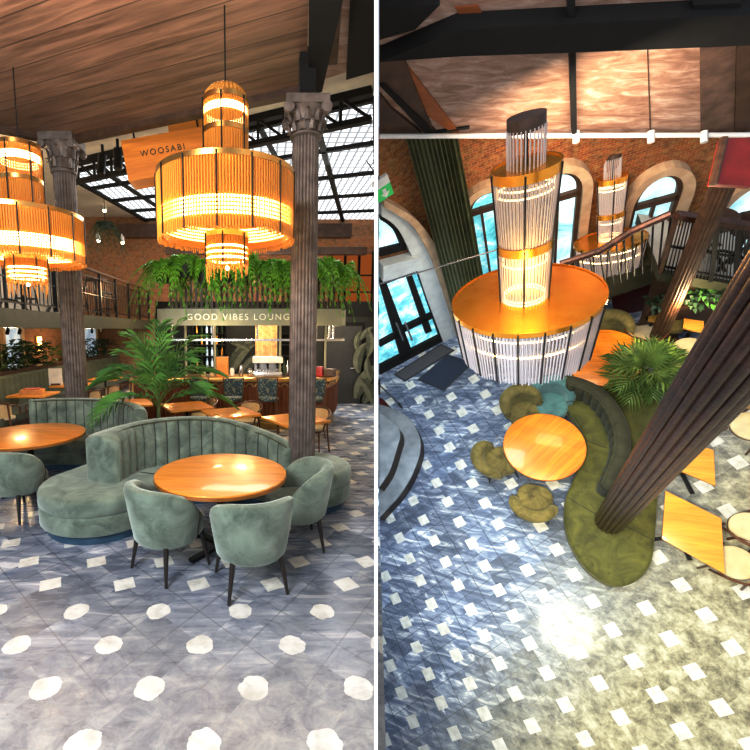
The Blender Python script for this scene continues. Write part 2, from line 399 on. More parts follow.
# ------------------------------------------------------------------ furniture builders (local frame, z up, front = +y)
def barrel_chair(M, label, vel, group, h=.80, legcol='leg', piping=True, am=108, thk=.055):
    t = thing('tub_chair', label, 'chair', M, group)
    # seat: rounded cushion
    st = MB().pillow([(  .25*math.copysign(abs(math.cos(a))**.75, math.cos(a)), .02+.25*math.copysign(abs(math.sin(a))**.75, math.sin(a))) for a in [2*PI*i/40 for i in range(40)]], .31, .475, .04, 4, .015)
    st.build('seat', vel, t, 50)
    # wrap-around back
    n = 48; rings = []; amax = math.radians(am)
    for i in range(n+1):
        a = -amax + 2*amax*i/n
        e = abs(a)/amax; top = h - .05*e**2 - .20*e**4; zb = .29
        th = thk*(1-.45*e**2)
        dirv = V((math.sin(a), -math.cos(a), 0)); ring = []
        fl = lambda z: .245 + .075*((z-zb)/(h-zb))**.9 - .012*e**3
        prof = [(-th, zb+.02), (-th*.5, zb), (th*.5, zb), (th*.9, zb+.03), (th, zb+.2), (th, top-.12), (th*1.05, top-.05), (th*.7, top-.012), (0, top), (-th*.75, top-.012), (-th*1.1, top-.05), (-th, top-.12), (-th, zb+.25)]
        for r, z in prof: ring.append(dirv*(fl(z)+r) + V((0,0,z)))
        rings.append(ring)
    def shrink(ring, s): c = sum(ring, V((0,0,0)))/len(ring); return [c+(p-c)*s for p in ring]
    ta = (rings[0][0]-rings[1][0]).normalized()*.02; tb = (rings[-1][0]-rings[-2][0]).normalized()*.02
    rings = [[p+ta for p in shrink(rings[0], .6)]] + rings + [[p+tb for p in shrink(rings[-1], .6)]]
    bk = MB().loft(rings).build('backrest', vel, t, 50)
    if piping:
        for sx in (0, -1):
            pts = [r for r in rings[1 if sx == 0 else -2][3:12]]
            MB().tube(pts, .006, 6).build('piping', Mt['leg'], bk)
    for sx in (-1, 1):
        for sy in (-1, 1):
            MB().tube([(sx*.19, sy*.19, .32), (sx*.235, sy*.235, .0)], [.024, .012], 10).build('leg', Mt[legcol], t)
    return t
def round_table(M, label, r, top, group, h=.75):
    t = thing('round_table', label, 'table', M, group)
    tp = MB().pillow(circ(r, 72), h-.045, h, .008, 3).build('tabletop', top, t, 35)
    MB().band(r+.003, h-.04, h-.012, .01, 72).build('edge_band', Mt['table_edge'], tp)
    MB().lathe([(.045, .05), (.04, .1), (.038, h-.12), (.09, h-.06), (.12, h-.045)], 20).build('pedestal', Mt['metal'], t)
    for k in range(4):
        a = PI/4+k*PI/2
        MB().bar((.03*math.cos(a), .03*math.sin(a), .05), (.36*math.cos(a), .36*math.sin(a), .02), .06, .03).build('foot', Mt['metal'], t)
    return t
def square_table(M, label, w, d, top, group, h=.75):
    t = thing('square_table', label, 'table', M, group)
    MB().pillow(rrect(w, d, .015, 3), h-.035, h, .006, 2).build('tabletop', top, t, 35)
    MB().lathe([(.03, .04), (.028, h-.1), (.10, h-.04)], 14).build('pedestal', Mt['metal'], t)
    for k in range(4):
        a = PI/4+k*PI/2; MB().bar((0, 0, .035), (.3*math.cos(a), .3*math.sin(a), .02), .05, .03).build('foot', Mt['metal'], t)
    return t
def bent_chair(M, label, group, seat='ivory', back='cane'):
    t = thing('bentwood_chair', label, 'chair', M, group); b = Mt['bent']
    MB().pillow(circ(.21, 28), .43, .475, .02, 3, .01).build('seat', Mt[seat], t, 50)
    # looped arm and back rail
    lo = spline([(-.24,.16,.46), (-.27,.10,.62), (-.26,-.08,.67), (-.19,-.22,.72), (0,-.27,.76), (.19,-.22,.72), (.26,-.08,.67), (.27,.10,.62), (.24,.16,.46)], 6)
    MB().tube(lo, .016, 8).build('arm_bow', b, t)
    bk = []; 
    for i in range(13):
        a = math.radians(-52+104*i/12); bk.append((a,))
    rings = []
    for (a,) in bk:
        d = V((math.sin(a)*.235, -.02-math.cos(a)*.235, 0)); nn = V((math.sin(a), -math.cos(a), 0)); e = 1-(abs(a)/math.radians(52))**4*.35
        zc = .61; hh = .125*e
        rings.append([d+nn*.008+V((0,0,zc-hh)), d+nn*.008+V((0,0,zc+hh)), d-nn*.008+V((0,0,zc+hh)), d-nn*.008+V((0,0,zc-hh))])
    MB().loft(rings).build('back_panel', Mt[back], t)
    for sx in (-1, 1):
        MB().tube([(sx*.17,.17,.44), (sx*.2,.2,0)], [.018,.013], 8).build('leg', b, t)
        MB().tube(spline([(sx*.15,-.25,.76), (sx*.16,-.2,.45), (sx*.19,-.25,0)], 5), .016, 8).build('leg', b, t)
    MB().torus((0,0,.42), .2, .014, 28, 6).build('seat_ring', b, t)
    return t
def bar_stool(M, label, group):
    t = thing('bar_stool', label, 'stool', M, group); b = Mt['bent']
    MB().pillow(circ(.2, 24), .70, .77, .03, 3, .01).build('seat', Mt['pattern'], t, 50)
    MB().pillow(rrect(.36, .34, .05), 0, .03, .01).xf(T((0,-.2,.98)) @ Matrix.Rotation(PI/2+.08, 4, 'X')).build('backrest', Mt['pattern'], t, 50)
    for sx in (-1, 1):
        MB().tube([(sx*.19,-.22,1.16), (sx*.17,-.18,.7), (sx*.2,-.21,0)], .013, 8).build('leg', b, t)
        MB().tube([(sx*.16,.16,.72), (sx*.2,.2,0)], .013, 8).build('leg', b, t)
    MB().torus((0,0,.3), .245, .011, 28, 6).build('foot_ring', Mt['brass'], t)
    return t
def frond(mb, base, az, L, rise, droop, nl=14, leaf=.3, w=.022, up=.55):
    # arching rachis with paired leaflets
    pts = []; d = V((math.cos(az), math.sin(az), 0))
    for i in range(nl+1):
        s = i/nl; pts.append(V(base) + d*(L*(s*math.cos(rise)+.12*s*s)) + V((0,0,1))*(L*(math.sin(rise)*s - droop*s*s)))
    mb.tube(pts, [.008*(1-.7*i/nl) for i in range(nl+1)], 4)
    side = V((-d.y, d.x, 0))
    for i in range(2, nl+1):
        p = pts[i]; tg = (pts[i]-pts[i-1]).normalized(); s = i/nl
        ll = leaf*(math.sin(PI*(.12+.8*s))**.7)*random.uniform(.85, 1.1)
        for sg in (-1, 1):
            dv = (side*sg*(.85-.45*s) + tg*(.55+.5*s) + V((0,0,up*.35))).normalized()
            q1 = p + dv*ll*.5; q2 = p + dv*ll - V((0,0,ll*.28)); ww = tg*w*.5 + V((0,0,.002))
            mb.add([p-ww*.5, p+ww*.5, q1+ww, q2, q1-ww], [(0,1,2,3,4)])
def palm(M, label, n, h, L, leafmat, name='kentia_palm', leaf=.32, w=.024, rise0=1.2, nl=14, extra=None):
    t = thing(name, label, 'plant', M)
    MB().lathe([(.14,0), (.2,.02), (.23,.34), (.21,.34), (.19,.3)], 24).build('pot', Mt['pot'], t)
    for k in range(n):
        az = k*2.399+.3; mb = MB(); r = rise0 - .75*(k/n) + random.uniform(-.1,.1)
        frond(mb, (.03*math.cos(az), .03*math.sin(az), h*.45*(1-.3*k/n)), az, L*random.uniform(.85,1.1), r, .35+.35*(k/n), nl, leaf, w)
        mb.build('frond', leafmat, t, None)
    MB().tube([(0,0,.3), (.01,0,h*.5)], [.035,.02], 8).build('stem', Mt['stem'], t)
    return t
def fluted(a, n=20, d=.075): return 1 - d*abs(math.sin(n*a/2))**.6 if True else 1
def column(M, label, r, h, m, capital=True, nf=22, fd=.90, base=False, rt=None, ch=.55):
    t = thing('fluted_column', label, 'column', M)
    rt = rt or r*.92; fl = lambda a: .925+.075*(1-2*abs(math.sin(nf*a/2))**1.5) if False else fd+(1-fd)*abs(math.cos(nf*a/2))**.6
    z0 = 0.0
    if base:
        MB().lathe([(r*1.35,0), (r*1.35,.1), (r*1.2,.14), (r*1.25,.2), (r*1.02,.24)], 40).build('base', m, t); z0 = .24
    zt = h-ch if capital else h; k_ = ch/.55
    MB().lathe([(r, z0), (r, z0+.4*(zt-z0)), (rt, zt)], 264, flute=fl).build('shaft', m, t, 30)
    if capital:
        c = MB().lathe([(rt*1.02, zt), (rt*1.18, zt+.02*k_), (rt*1.18, zt+.05*k_), (rt*.98, zt+.07*k_), (rt*1.0, zt+.22*k_), (rt*1.25, zt+.36*k_), (rt*1.55, zt+.42*k_)], 40)
        cp = c.build('capital', m, t)
        lv = MB()
        for row, (zz, hh, rr) in enumerate(((zt+.07*k_, .17*k_, 1.03), (zt+.2*k_, .2*k_, 1.12))):
            for k in range(10):
                a = 2*PI*(k+.5*row)/10; d = V((math.cos(a), math.sin(a), 0)); s = V((-d.y, d.x, 0)); R = rt*rr
                rg = []
                for j in range(6):
                    u = j/5; o = R+.015+ .06*u**3; z = zz+hh*u-.05*max(0,u-.8)*5; w = .035*(1-u**2*.6)
                    rg.append([d*(o)+s*w+V((0,0,z)), d*(o+.02)+V((0,0,z)), d*o-s*w+V((0,0,z)), d*(o-.015)+V((0,0,z))])
                lv.loft(rg)
        lv.build('acanthus_leaves', m, cp)
        MB().box((0,0,zt+.485*k_), (rt*3.1, rt*3.1, .13*k_)).build('abacus', m, t)
        vo = MB()
        for sx in (-1,1):
            for sy in (-1,1): vo.lathe([(.02,-.03), (.055,-.025), (.055,.025), (.02,.03)], 14, (0,0,0)); vo.v[-56:] = [Matrix.Rotation(PI/2,4,'X') @ p + V((sx*rt*1.35, sy*rt*1.35, zt+.37*k_)) for p in vo.v[-56:]]
        vo.build('volutes', m, cp)
    return t
def chandelier(M, label, tiers, rodmat, sheet, top, group, rope=0, rods=170, bars=14, inner=True, ledr=.010, rimh=0):
    # tiers: list of (z_top, z_bottom, radius, rods?, disc?, led z list, drop)
    t = thing('chandelier', label, 'chandelier', M, group)
    for (zt, zb, r, nm, nbar, leds, drop, disc, rb, led) in tiers:
        n = max(40, int(rods*r/.67)); md = MB()
        for ring, rr in ((0, r), (1, r*.965)):
            for k in range(n):
                a = 2*PI*(k+.5*ring)/n; z1 = zb - random.uniform(-.01, .02); f = (rb/r)
                p0 = V((rr*math.cos(a), rr*math.sin(a), zt)); p1 = V((rr*f*math.cos(a), rr*f*math.sin(a), z1))
                md.tube([p0, p1], .0075 if r > .3 else .006, 4, False)
        if drop:
            for k in range(drop[0]):
                a = 2*PI*k/drop[0]; p0 = V((rb*.97*math.cos(a), rb*.97*math.sin(a), zb+.05)); md.tube([p0, p0-V((0,0,drop[1]*random.uniform(.6,1.1)))], .006, 4)
        tier = md.build(nm, rodmat, t, 60, stuff=True)
        sh = MB().loft([[V((rr*math.cos(2*PI*j/48), rr*math.sin(2*PI*j/48), z)) for j in range(48)] for rr, z in ((r*.93, zt-.01), (rb*.93, zb+.03))], False)
        if inner: sh.build('diffuser', sheet, tier, 60)
        MB().band(r+.008, zt-.03-(rimh*r if nm != 'drum' else 0), zt+.015, .014, 72).build('rim', top, tier)
        if disc: MB().lathe([(r*disc, zt-.012), (r, zt-.012), (r, zt+.004), (r*disc, zt+.004)] if disc < .9 else [(r*.9,zt),(r,zt),(r,zt+.004),(r*.9,zt+.004)], 72).build('top_disc', top, tier)
        for k in range(nbar):
            a = 2*PI*(k+.4)/nbar; f = rb/r; MB().tube([((r+.012)*math.cos(a), (r+.012)*math.sin(a), zt), ((rb+.012)*math.cos(a), (rb+.012)*math.sin(a), zb)], .0065, 6).build('divider_bar', Mt['metal'], tier)
        for (z, rr) in leds: MB().torus((0,0,z), rr, ledr, 64, 6).build('light_strip', Mt[led], tier)
    zt = max(x[0] for x in tiers)
    if rope: MB().tube([(0,0,zt-.05), (0,0,zt+rope)], .007, 8).build('hanging_rod', Mt['metal'], t)
    return t
# ================================================================== FIRST ROOM (left)
def frame(o, x, up):
    x = V(x).normalized(); up = V(up); up = (up - x*up.dot(x)).normalized(); z = x.cross(up)
    M = Matrix((x, up, z)).transposed().to_4x4(); M.translation = V(o); return M
def panel(name, M, pts2, m, parent=None, thick=0):
    mb = MB()
    if thick: mb.prism(pts2, -thick, 0)
    else: mb.poly([(p[0], p[1], 0) for p in pts2])
    return mb.build(name, m, parent, None, M=M)
def rect(x0, y0, x1, y1): return [(x0,y0),(x1,y0),(x1,y1),(x0,y1)]
def xpart(y, z): return (376-CX)/F*(y*math.cos(PITCH)-(z-CAM.z)*math.sin(PITCH))

# ---- shell
Mt['floorA'] = marble_floor('blue_grey_marble_A', (-.5, 3.25), (.355,-.34), (-.245,-.34), .078, .42,
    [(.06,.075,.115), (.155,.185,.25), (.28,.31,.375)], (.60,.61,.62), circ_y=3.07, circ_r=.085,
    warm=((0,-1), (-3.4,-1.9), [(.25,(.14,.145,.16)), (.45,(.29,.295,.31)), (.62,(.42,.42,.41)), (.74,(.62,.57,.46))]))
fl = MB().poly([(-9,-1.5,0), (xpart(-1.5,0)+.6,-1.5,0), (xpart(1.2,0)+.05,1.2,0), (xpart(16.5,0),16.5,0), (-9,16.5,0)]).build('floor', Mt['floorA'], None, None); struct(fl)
k0, k1 = -1.15, 1.15
def pq(t, k, off): return CAM + (FW + RT*((376-CX)/F) + DN*k)*t + RT*off
hw = .0041
tn, tf = .12, 17
pw_ = MB().add([pq(t_, k_, s_*hw*t_) for s_ in (-1, 1) for t_, k_ in ((tn,k0),(tn,k1),(tf,k1),(tf,k0))],
    [(0,1,2,3),(7,6,5,4),(0,4,5,1),(3,2,6,7),(0,3,7,4),(1,5,6,2)]).build('wall_partition', Mt['offwhite'], None, None); struct(pw_)
o = panel('wall_back', frame((-9,16.2,0),(1,0,0),(0,0,1)), rect(0,0,9+xpart(16.2,3),6.2), Mt['brick']); struct(o)
o = panel('wall_left', frame((-6,4,0),(0,1,0),(0,0,1)), rect(0,0,12.2,2.3), Mt['brick']); struct(o)
o = panel('wall_left', frame((-7.4,4,2.4),(0,1,0),(0,0,1)), rect(0,0,12.2,3.6), Mt['white']); struct(o)
# board ceiling over the near zone
ze = 4.9
e0, e1, e2 = pa(-60,112,ze), pa(60,138,ze), pa(307,84,ze)
ang = math.atan2(e2.y-e1.y, e2.x-e1.x)
Mc = T((e1.x, e1.y, ze)) @ rz(ang); Mci = Mc.inverted()
cp = [e0, e1, e2, pa(309,-25,ze), V((.35,-1,ze)), V((-7,-1,ze))]
o = MB().poly([Mci @ p for p in cp]).build('ceiling', Mt['ceilA'], None, None, M=Mc); struct(o)
o = MB().bar(e1+V((0,.06,-.03)), e2+V((0,.06,-.03)), .12, .10).bar(e0+V((0,.06,-.03)), e1+V((0,.06,-.03)), .12, .10).build('trim_1', Mt['darkwood'], None, None); struct(o)
b0, b1, b2, b3 = pa(308,96,4.75), pa(322,92,4.75), pa(350,-30,4.75), pa(309,-30,4.75)
o = MB().prism([b0[:2], b1[:2], b2[:2], b3[:2]], 4.75, 5.05).build('trim_2', Mt['beam'], None, None); struct(o)
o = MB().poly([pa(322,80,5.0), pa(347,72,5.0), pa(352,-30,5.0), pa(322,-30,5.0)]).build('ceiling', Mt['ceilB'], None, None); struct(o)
o = MB().poly([pa(346,80,4.95), V((xpart(5.3,4.95),5.3,4.95)), V((xpart(1.5,4.95),1.5,4.95)), pa(352,-40,4.95)]).build('ceiling', Mt['beam'], None, None); struct(o)
o = MB().bar(pa(330,60,4.9), pa(334,-30,4.9), .16, .1).build('trim_3', Mt['darkwood'], None, None); struct(o)
o = MB().poly([(-9,5.0,6.1), (xpart(5,6.1),5.0,6.1), (xpart(16.2,6.1),16.2,6.1), (-9,16.2,6.1)]).build('ceiling', Mt['white'], None, None); struct(o)
# skylight
def skym():
    t = NT('skylight_grid'); v = t.co(); sp = t.n('ShaderNodeSeparateXYZ'); t.put(sp.inputs[0], v)
    g = None
    for i in (0, 1):
        f = t.math('FRACT', t.math('MULTIPLY', sp.outputs[i], (5.6, 4.2)[i])); l = t.math('LESS_THAN', f, .26); g = l if g is None else t.math('MAXIMUM', g, l)
    e = t.n('ShaderNodeEmission'); t.put(e.inputs[0], t.mix(g, (.95,.97,1.0), (.30,.31,.32))); e.inputs[1].default_value = 1.25
    t.t.links.new(e.outputs[0], t.out.inputs[0]); return t.m
q = [pa(64,172,6.02), pa(158,226,6.02), pa(376,222,6.02), pa(376,96,6.02)]; q[3].x = xpart(q[3].y,6)-.01; q[2].x = xpart(q[2].y,6)-.01
sk = MB().poly(q).build('window_1', skym(), None, None); struct(sk)
def bil(u, v): return q[0].lerp(q[1], v).lerp(q[3].lerp(q[2], v), u)
mul = MB()
for i in range(8): mul.bar(bil(i/7,0)-V((0,0,.05)), bil(i/7,1)-V((0,0,.05)), .09 if i % 2 else .12, .08)
for j in range(6): mul.bar(bil(0,j/5)-V((0,0,.05)), bil(1,j/5)-V((0,0,.05)), .09, .08)
mul.build('glazing_bars', Mt['beam'], sk, None)
# truss
t0, t1 = pa(62,166,5.85), pa(374,91,5.85); t1.x = xpart(t1.y, 5.9)-.06
tr = MB().bar(t0, t1, .14, .12).bar(t0-V((0,0,.42)), t1-V((0,0,.42)), .12, .09)
for i in range(14):
    a, b = t0.lerp(t1, i/14), t0.lerp(t1, (i+1)/14); d = V((0,0,.42))
    tr.bar(a, b-d, .045).bar(a-d, a, .05)
o = tr.build('trim_4', Mt['beam'], None, None); struct(o)
o = MB().box((-2.2+1.3,15.7,5.5), (8.2,.3,.45)).build('trim_5', Mt['darkwood'], None, None); struct(o)
o = MB().box((.2,14.2,4.55), (6.4,.25,.22)).build('trim_6', Mt['darkwood'], None, None); struct(o)
# warm gallery windows on the far upper wall
gl = glow('warm_lit_pane', (1,.25,.05), .26)
for i, px in enumerate((338, 352, 366)):
    c = pd(px, 278, 16.0); w = MB().box((c.x, 16.1, c.z), (.42,.04,1.7)).build('window_%d' % (2+i), gl, None, None); struct(w)
    MB().box((c.x+.24,16.06,c.z),(.06,.08,1.9)).box((c.x-.24,16.06,c.z),(.06,.08,1.9)).box((c.x,16.06,c.z+.1),(.5,.06,.05)).box((c.x,16.06,c.z-.5),(.5,.06,.05)).build('frame', Mt['beam'], w, None)
o = MB().box((.3, 16.1, 4.1), (3.8,.1,.7)).build('trim_7', Mt['cane'], None, None); struct(o)
for i, (px, py, w_, h_) in enumerate(((150,245,.7,.5), (166,262,.5,.4))):
    pass
# mezzanine at left
o = MB().box((-6, 10.6, 2.24), (4, 11.2, .30)).build('trim_8', Mt['olive_paint'], None, None); struct(o)
rl = thing('balcony_railing', 'dark metal balcony railing with wooden handrail along the left mezzanine', 'railing', T((-4.05,5,2.4)))
MB().bar((0,0,1.08),(0,11,1.08),.07,.05).build('handrail', Mt['darkwood'], rl, None)
MB().bar((0,0,.10),(0,11,.10),.03,.03).bar((0,0,.92),(0,11,.92),.025,.025).bar((0,0,.5),(0,11,.5),.02,.02).build('rail', Mt['metal'], rl, None)
for k in range(10): MB().bar((0,.1+k*1.2,0),(0,.1+k*1.2,1.06),.06).build('post', Mt['metal'], rl, None)
bal = MB()
for k in range(72): bal.bar((0,.05+k*.15,.1),(0,.05+k*.15,.92),.014)
bal.build('balusters', Mt['metal'], rl, None, stuff=True)
def high_table(M, label):
    t = thing('bar_table', label, 'table', M, 'bar tables on the mezzanine')
    MB().pillow(circ(.33,28),1.02,1.07,.01,2).build('tabletop', Mt['darkwood'], t)
    MB().tube([(0,0,.05),(0,0,1.02)],.035,10).build('pedestal', Mt['metal'], t)
    for k in range(3):
        a = 2*PI*k/3+.4; MB().tube(spline([(0,0,.22),(.2*math.cos(a),.2*math.sin(a),.16),(.36*math.cos(a),.36*math.sin(a),0)],4),.02,8).build('foot', Mt['metal'], t)
    return t
ht = high_table(T((-4.7,8.1,2.4)), 'tall round bar table on the mezzanine, nearest behind the railing'); 
dup(ht, T((-4.65,9.9,2.4)), 'tall round bar table on the mezzanine just right of the left column')
dup(ht, T((-4.6,12.3,2.4)), 'tall round bar table at the far end of the mezzanine')
def dark_stool(M, label):
    t = thing('bar_stool', label, 'stool', M, 'dark stools on the mezzanine')
    MB().pillow(circ(.18,20),.72,.77,.02,2).build('seat', Mt['darkwood'], t)
    for k in range(4):
        a = PI/4+k*PI/2; MB().tube([(.13*math.cos(a),.13*math.sin(a),.73),(.24*math.cos(a),.24*math.sin(a),0)],.016,6).build('leg', Mt['metal'], t)
    MB().torus((0,0,.28),.2,.01,20,5).build('foot_ring', Mt['metal'], t)
    MB().tube(spline([(-.17,-.1,.75),(-.18,-.17,1.0),(0,-.2,1.08),(.18,-.17,1.0),(.17,-.1,.75)],5),.015,6).build('backrest', Mt['metal'], t)
    return t
ds = dark_stool(T((-4.75,8.9,2.4)) @ rz(PI), 'dark bar stool between the two nearest mezzanine bar tables')
dup(ds, T((-4.6,7.3,2.4)), 'dark bar stool at the left edge of the mezzanine')
dup(ds, T((-4.6,10.8,2.4)), 'dark bar stool right of the second mezzanine bar table')
dup(ds, T((-4.7,11.5,2.4)) @ rz(2), 'dark bar stool left of the far mezzanine bar table')
dup(ds, T((-4.6,13.2,2.4)) @ rz(1), 'dark bar stool at the far right end of the mezzanine')
# windows and lights below the mezzanine
for i, (x0, x1, y0, y1) in enumerate(((1,23,337,372), (74,97,338,364))):
    a = px_plane(x0,y0,V((-5.97,0,0)),V((1,0,0))); b = px_plane(x1,y1,V((-5.97,0,0)),V((1,0,0)))
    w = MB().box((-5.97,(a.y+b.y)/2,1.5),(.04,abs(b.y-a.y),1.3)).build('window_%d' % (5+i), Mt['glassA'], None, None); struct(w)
    MB().box((-5.93,a.y,1.5),(.08,.09,1.4)).box((-5.93,b.y,1.5),(.08,.09,1.4)).box((-5.93,(a.y+b.y)/2,2.16),(.08,abs(b.y-a.y),.08)).build('frame', Mt['cane'], w, None)
c = px_plane(40,345,V((-5.9,0,0)),V((1,0,0)))
t = thing('wall_sconce', 'glowing vertical wall light on the brick under the mezzanine', 'wall light', T(c))
MB().tube([(0,0,-.22),(0,0,.22)],.05,12).build('lamp_tube', glow('sconce_glow',(1,.62,.22),6), t); MB().box((-.07,0,0),(.04,.12,.5)).build('back_plate', Mt['brass'], t)
for i, (px, wh) in enumerate(((8,'leftmost on'), (20,'second on'), (82,'third on'), (92,'fourth on'), (102,'rightmost on'))):
    p = px_plane(px,332,V((-4.4,0,0)),V((1,0,0)))
    t = thing('track_spotlight', 'small black spotlight under the mezzanine edge, %s the track' % wh, 'spotlight', T((-4.4,p.y,2.09)), 'spotlights under the mezzanine')
    MB().tube([(0,0,0),(0,0,-.06)],.02,8).build('stem', Mt['metal'], t); MB().tube([(0,0,-.05),(.03,-.08,-.10)],.032,12).build('head', Mt['metal'], t)
# wall banquette with planter
bq = thing('wall_banquette', 'long dark green banquette along the left wall under the plants', 'banquette', T((-5.15,5.5,0)))
n = MB(); rings = []
for k in range(161):
    y = 10.2*k/160; w = .02*abs(math.sin(PI*y/.2)); rings.append([V((-.10,y,.4)), V((.02+w,y,.42)), V((.0+w,y,1.08)), V((-.05,y,1.13)), V((-.12,y,1.10))])
n.loft(rings).build('backrest', Mt['green_d'], bq); MB().box((.28,5.1,.40),(.55,10.2,.14)).build('seat', Mt['green_d'], bq); MB().box((.22,5.1,.17),(.42,10.2,.33)).build('base', Mt['darkwood'], bq)
MB().box((-.3,5.1,.60),(.34,10.2,1.2)).build('planter_box', Mt['darkwood'], bq)
def leafy(M, label, n, h, w, m, group, ls=1):
    t = thing('leafy_plant', label, 'plant', M, group); mb = MB()
    for k in range(n):
        az = random.uniform(0,2*PI); r = w*random.random(); z = h*random.uniform(.1,1); L = ls*random.uniform(.12,.26)
        p = V((r*.5*math.cos(az), r*.5*math.sin(az), z)); d = V((math.cos(az), math.sin(az), random.uniform(-.3,.7))).normalized(); s = d.cross(V((0,0,1))).normalized()*L*.25
        mb.add([p, p+d*L*.45+s+V((0,0,.02)), p+d*L-V((0,0,.04)), p+d*L*.45-s+V((0,0,.02))], [(0,1,2,3)])
    mb.build('foliage', m, t, None)
    MB().tube([(0,0,0),(0,0,h*.7)],.015,6).build('stem', Mt['stem'], t); return t
for i, (px, wh, mm) in enumerate(((1,'at the left edge of the photo','darkleaf'),(12,'in front of the bluish window','darkleaf'),(22,'right of the bluish window','darkleaf'),(32,'below the left side of the wall light','darkleaf'),(46,'pale, below the right side of the wall light','leaf'),(78,'just right of the left column','darkleaf'),(88,'in front of the far window','darkleaf'),(97,'right of the far window','darkleaf'),(106,'at the far end by the brick corner','darkleaf'))):
    y = px_plane(px,350,V((-5.45,0,0)),V((1,0,0))).y
    leafy(T((-5.45,y,1.15)), 'leafy plant in the wall planter, '+wh, 70, .55+.1*(i%2), .7, Mt[mm], 'plants in the wall planter')
# ---- far tables and chairs
GA = 'square tables at the back'
s1 = square_table(T((-4.65,8.75,0)) @ rz(0), 'square oak table by the wall banquette with a red book box', .75,.75, Mt['table'], GA)
dup(s1, T((-4.55,10.3,0)), 'square oak table behind the left column with a white menu card')
dup(s1, T((-4.2,11.6,0)), 'square oak table at the far end of the wall banquette')
dup(s1, T((-2.35,7.7,0)) @ rz(.3), 'square oak table just left of the potted palm')
dup(s1, T((-1.27,7.35,0)) @ rz(.45), 'square oak table directly behind the potted palm')
dup(s1, T((-.47,6.75,0)) @ rz(.45), 'square oak table in front of the middle bar stools')
dup(s1, T((.52,6.25,0)) @ rz(.5), 'square oak table half hidden by the right fluted column')
t = thing('book_box', 'orange box with a red lid lying on the far left table', 'box', T((-4.62,8.65,.752)) @ rz(.3))
MB().box((0,0,.05),(.42,.3,.1)).build('box_body', Mt['boxwood'], t); MB().pillow(rrect(.3,.2,.01),.1,.125,.004,1).build('book', Mt['book'], t)
t = thing('menu_card', 'white menu card standing on the table behind the left column', 'menu', T((-4.84,10.12,.752)) @ rz(.2))
MB().box((0,0,.2),(.3,.02,.4)).build('card', Mt['whiteplastic'], t); MB().box((0,0,.02),(.2,.1,.04)).build('foot', Mt['darkwood'], t)
t = thing('wooden_caddy', 'small orange wooden caddy on the far table right of the left column', 'caddy', T((-4.38,10.45,.752)))
MB().box((0,0,.02),(.22,.22,.04)).box((0,.1,.16),(.22,.02,.32)).box((0,-.1,.16),(.22,.02,.32)).box((.1,0,.13),(.02,.2,.26)).box((-.1,0,.13),(.02,.2,.26)).build('body', Mt['boxwood'], t)
G = 'bentwood chairs at the back'
c1 = bent_chair(T((-4.2,8.2,0)) @ rz(.9), 'bentwood armchair with cane back beside the red book box', G)
def ch(x, y, a, l): return dup(c1, T((x,y,0)) @ rz(a), l)
ch(-4.72,7.75,.3,'bentwood chair with cane back at the left edge of the photo')
ch(-3.75,9.35,.9,'bentwood chair with cane back just right of the left column')
ch(-3.6,10.2,.8,'bentwood armchair second to the right of the left column')
ch(-3.3,11.1,.7,'bentwood chair farthest back, left of the palm fronds')
ch(-1.1,8.05,2.6,'pale backed bentwood chair behind the potted palm and in front of the bar')
ch(-.25,7.5,2.7,'pale backed bentwood chair in front of the middle of the bar')
ch(.88,6.95,2.6,'pale backed bentwood chair right of the right fluted column')
# ---- bar
bar = thing('bar_counter', 'curved mahogany bar counter with gold base and pale top', 'bar counter', T((0,0,0)))
bo = [(-2.6,8.75), (1.12,8.65), (1.38,8.78), (1.62,9.3), (1.86,10.3), (1.3,10.5), (1.1,9.5), (.9,9.35), (-2.6,9.4)]
MB().prism(inset(ccw(bo), .06), 0, .24).build('kick_plate', Mt['brass'], bar, None)
MB().prism(bo, .24, 1.0).build('front_panel', Mt['ribwood'], bar, None)
MB().pillow(inset(ccw(bo), -.06), 1.0, 1.09, .015, 2).build('countertop', Mt['brass'], bar)
rb_ = MB()
for (a, b) in ((bo[0],bo[1]),(bo[1],bo[2]),(bo[2],bo[3]),(bo[3],bo[4])):
    L = (V(b)-V(a)).length; k = max(1, int(L/.085))
    for i in range(k):
        p = V(a).lerp(V(b), (i+.5)/k); rb_.tube([(p.x,p.y,.26),(p.x,p.y,.86)], .026, 6)
rb_.build('ribs', Mt['ribwood'], bar, None, stuff=True)
sc_ = MB()
for (a, b) in ((bo[0],bo[1]),(bo[1],bo[2]),(bo[2],bo[3]),(bo[3],bo[4])):
    L = (V(b)-V(a)).length; k = max(1, int(L/.17)); dd = (V(b)-V(a))/k
    for i in range(k):
        p0 = V(a)+dd*i; nn = V((dd.y,-dd.x)).normalized()*.035
        sc_.tube([(p0.x+dd.x*(.5+.4*math.cos(u))+nn.x, p0.y+dd.y*(.5+.4*math.cos(u))+nn.y, .90+.07*math.sin(u)) for u in [PI*j/8 for j in range(9)]], .014, 5)
sc_.build('scallop_trim', Mt['brass'], bar, None, stuff=True)
st = bar_stool(T((-1.16,8.25,0)) @ rz(0), 'bar stool with leaf print back, leftmost of those at the bar', 'stools at the bar')
dup(st, T((-.52,8.25,0)) @ rz(.1), 'bar stool with leaf print back, second from left at the bar')
dup(st, T((.16,8.2,0)) @ rz(-.1), 'bar stool with leaf print back, just left of the right column')
dup(st, T((1.02,8.2,0)) @ rz(.1), 'bar stool with leaf print back, half hidden right of the right column')
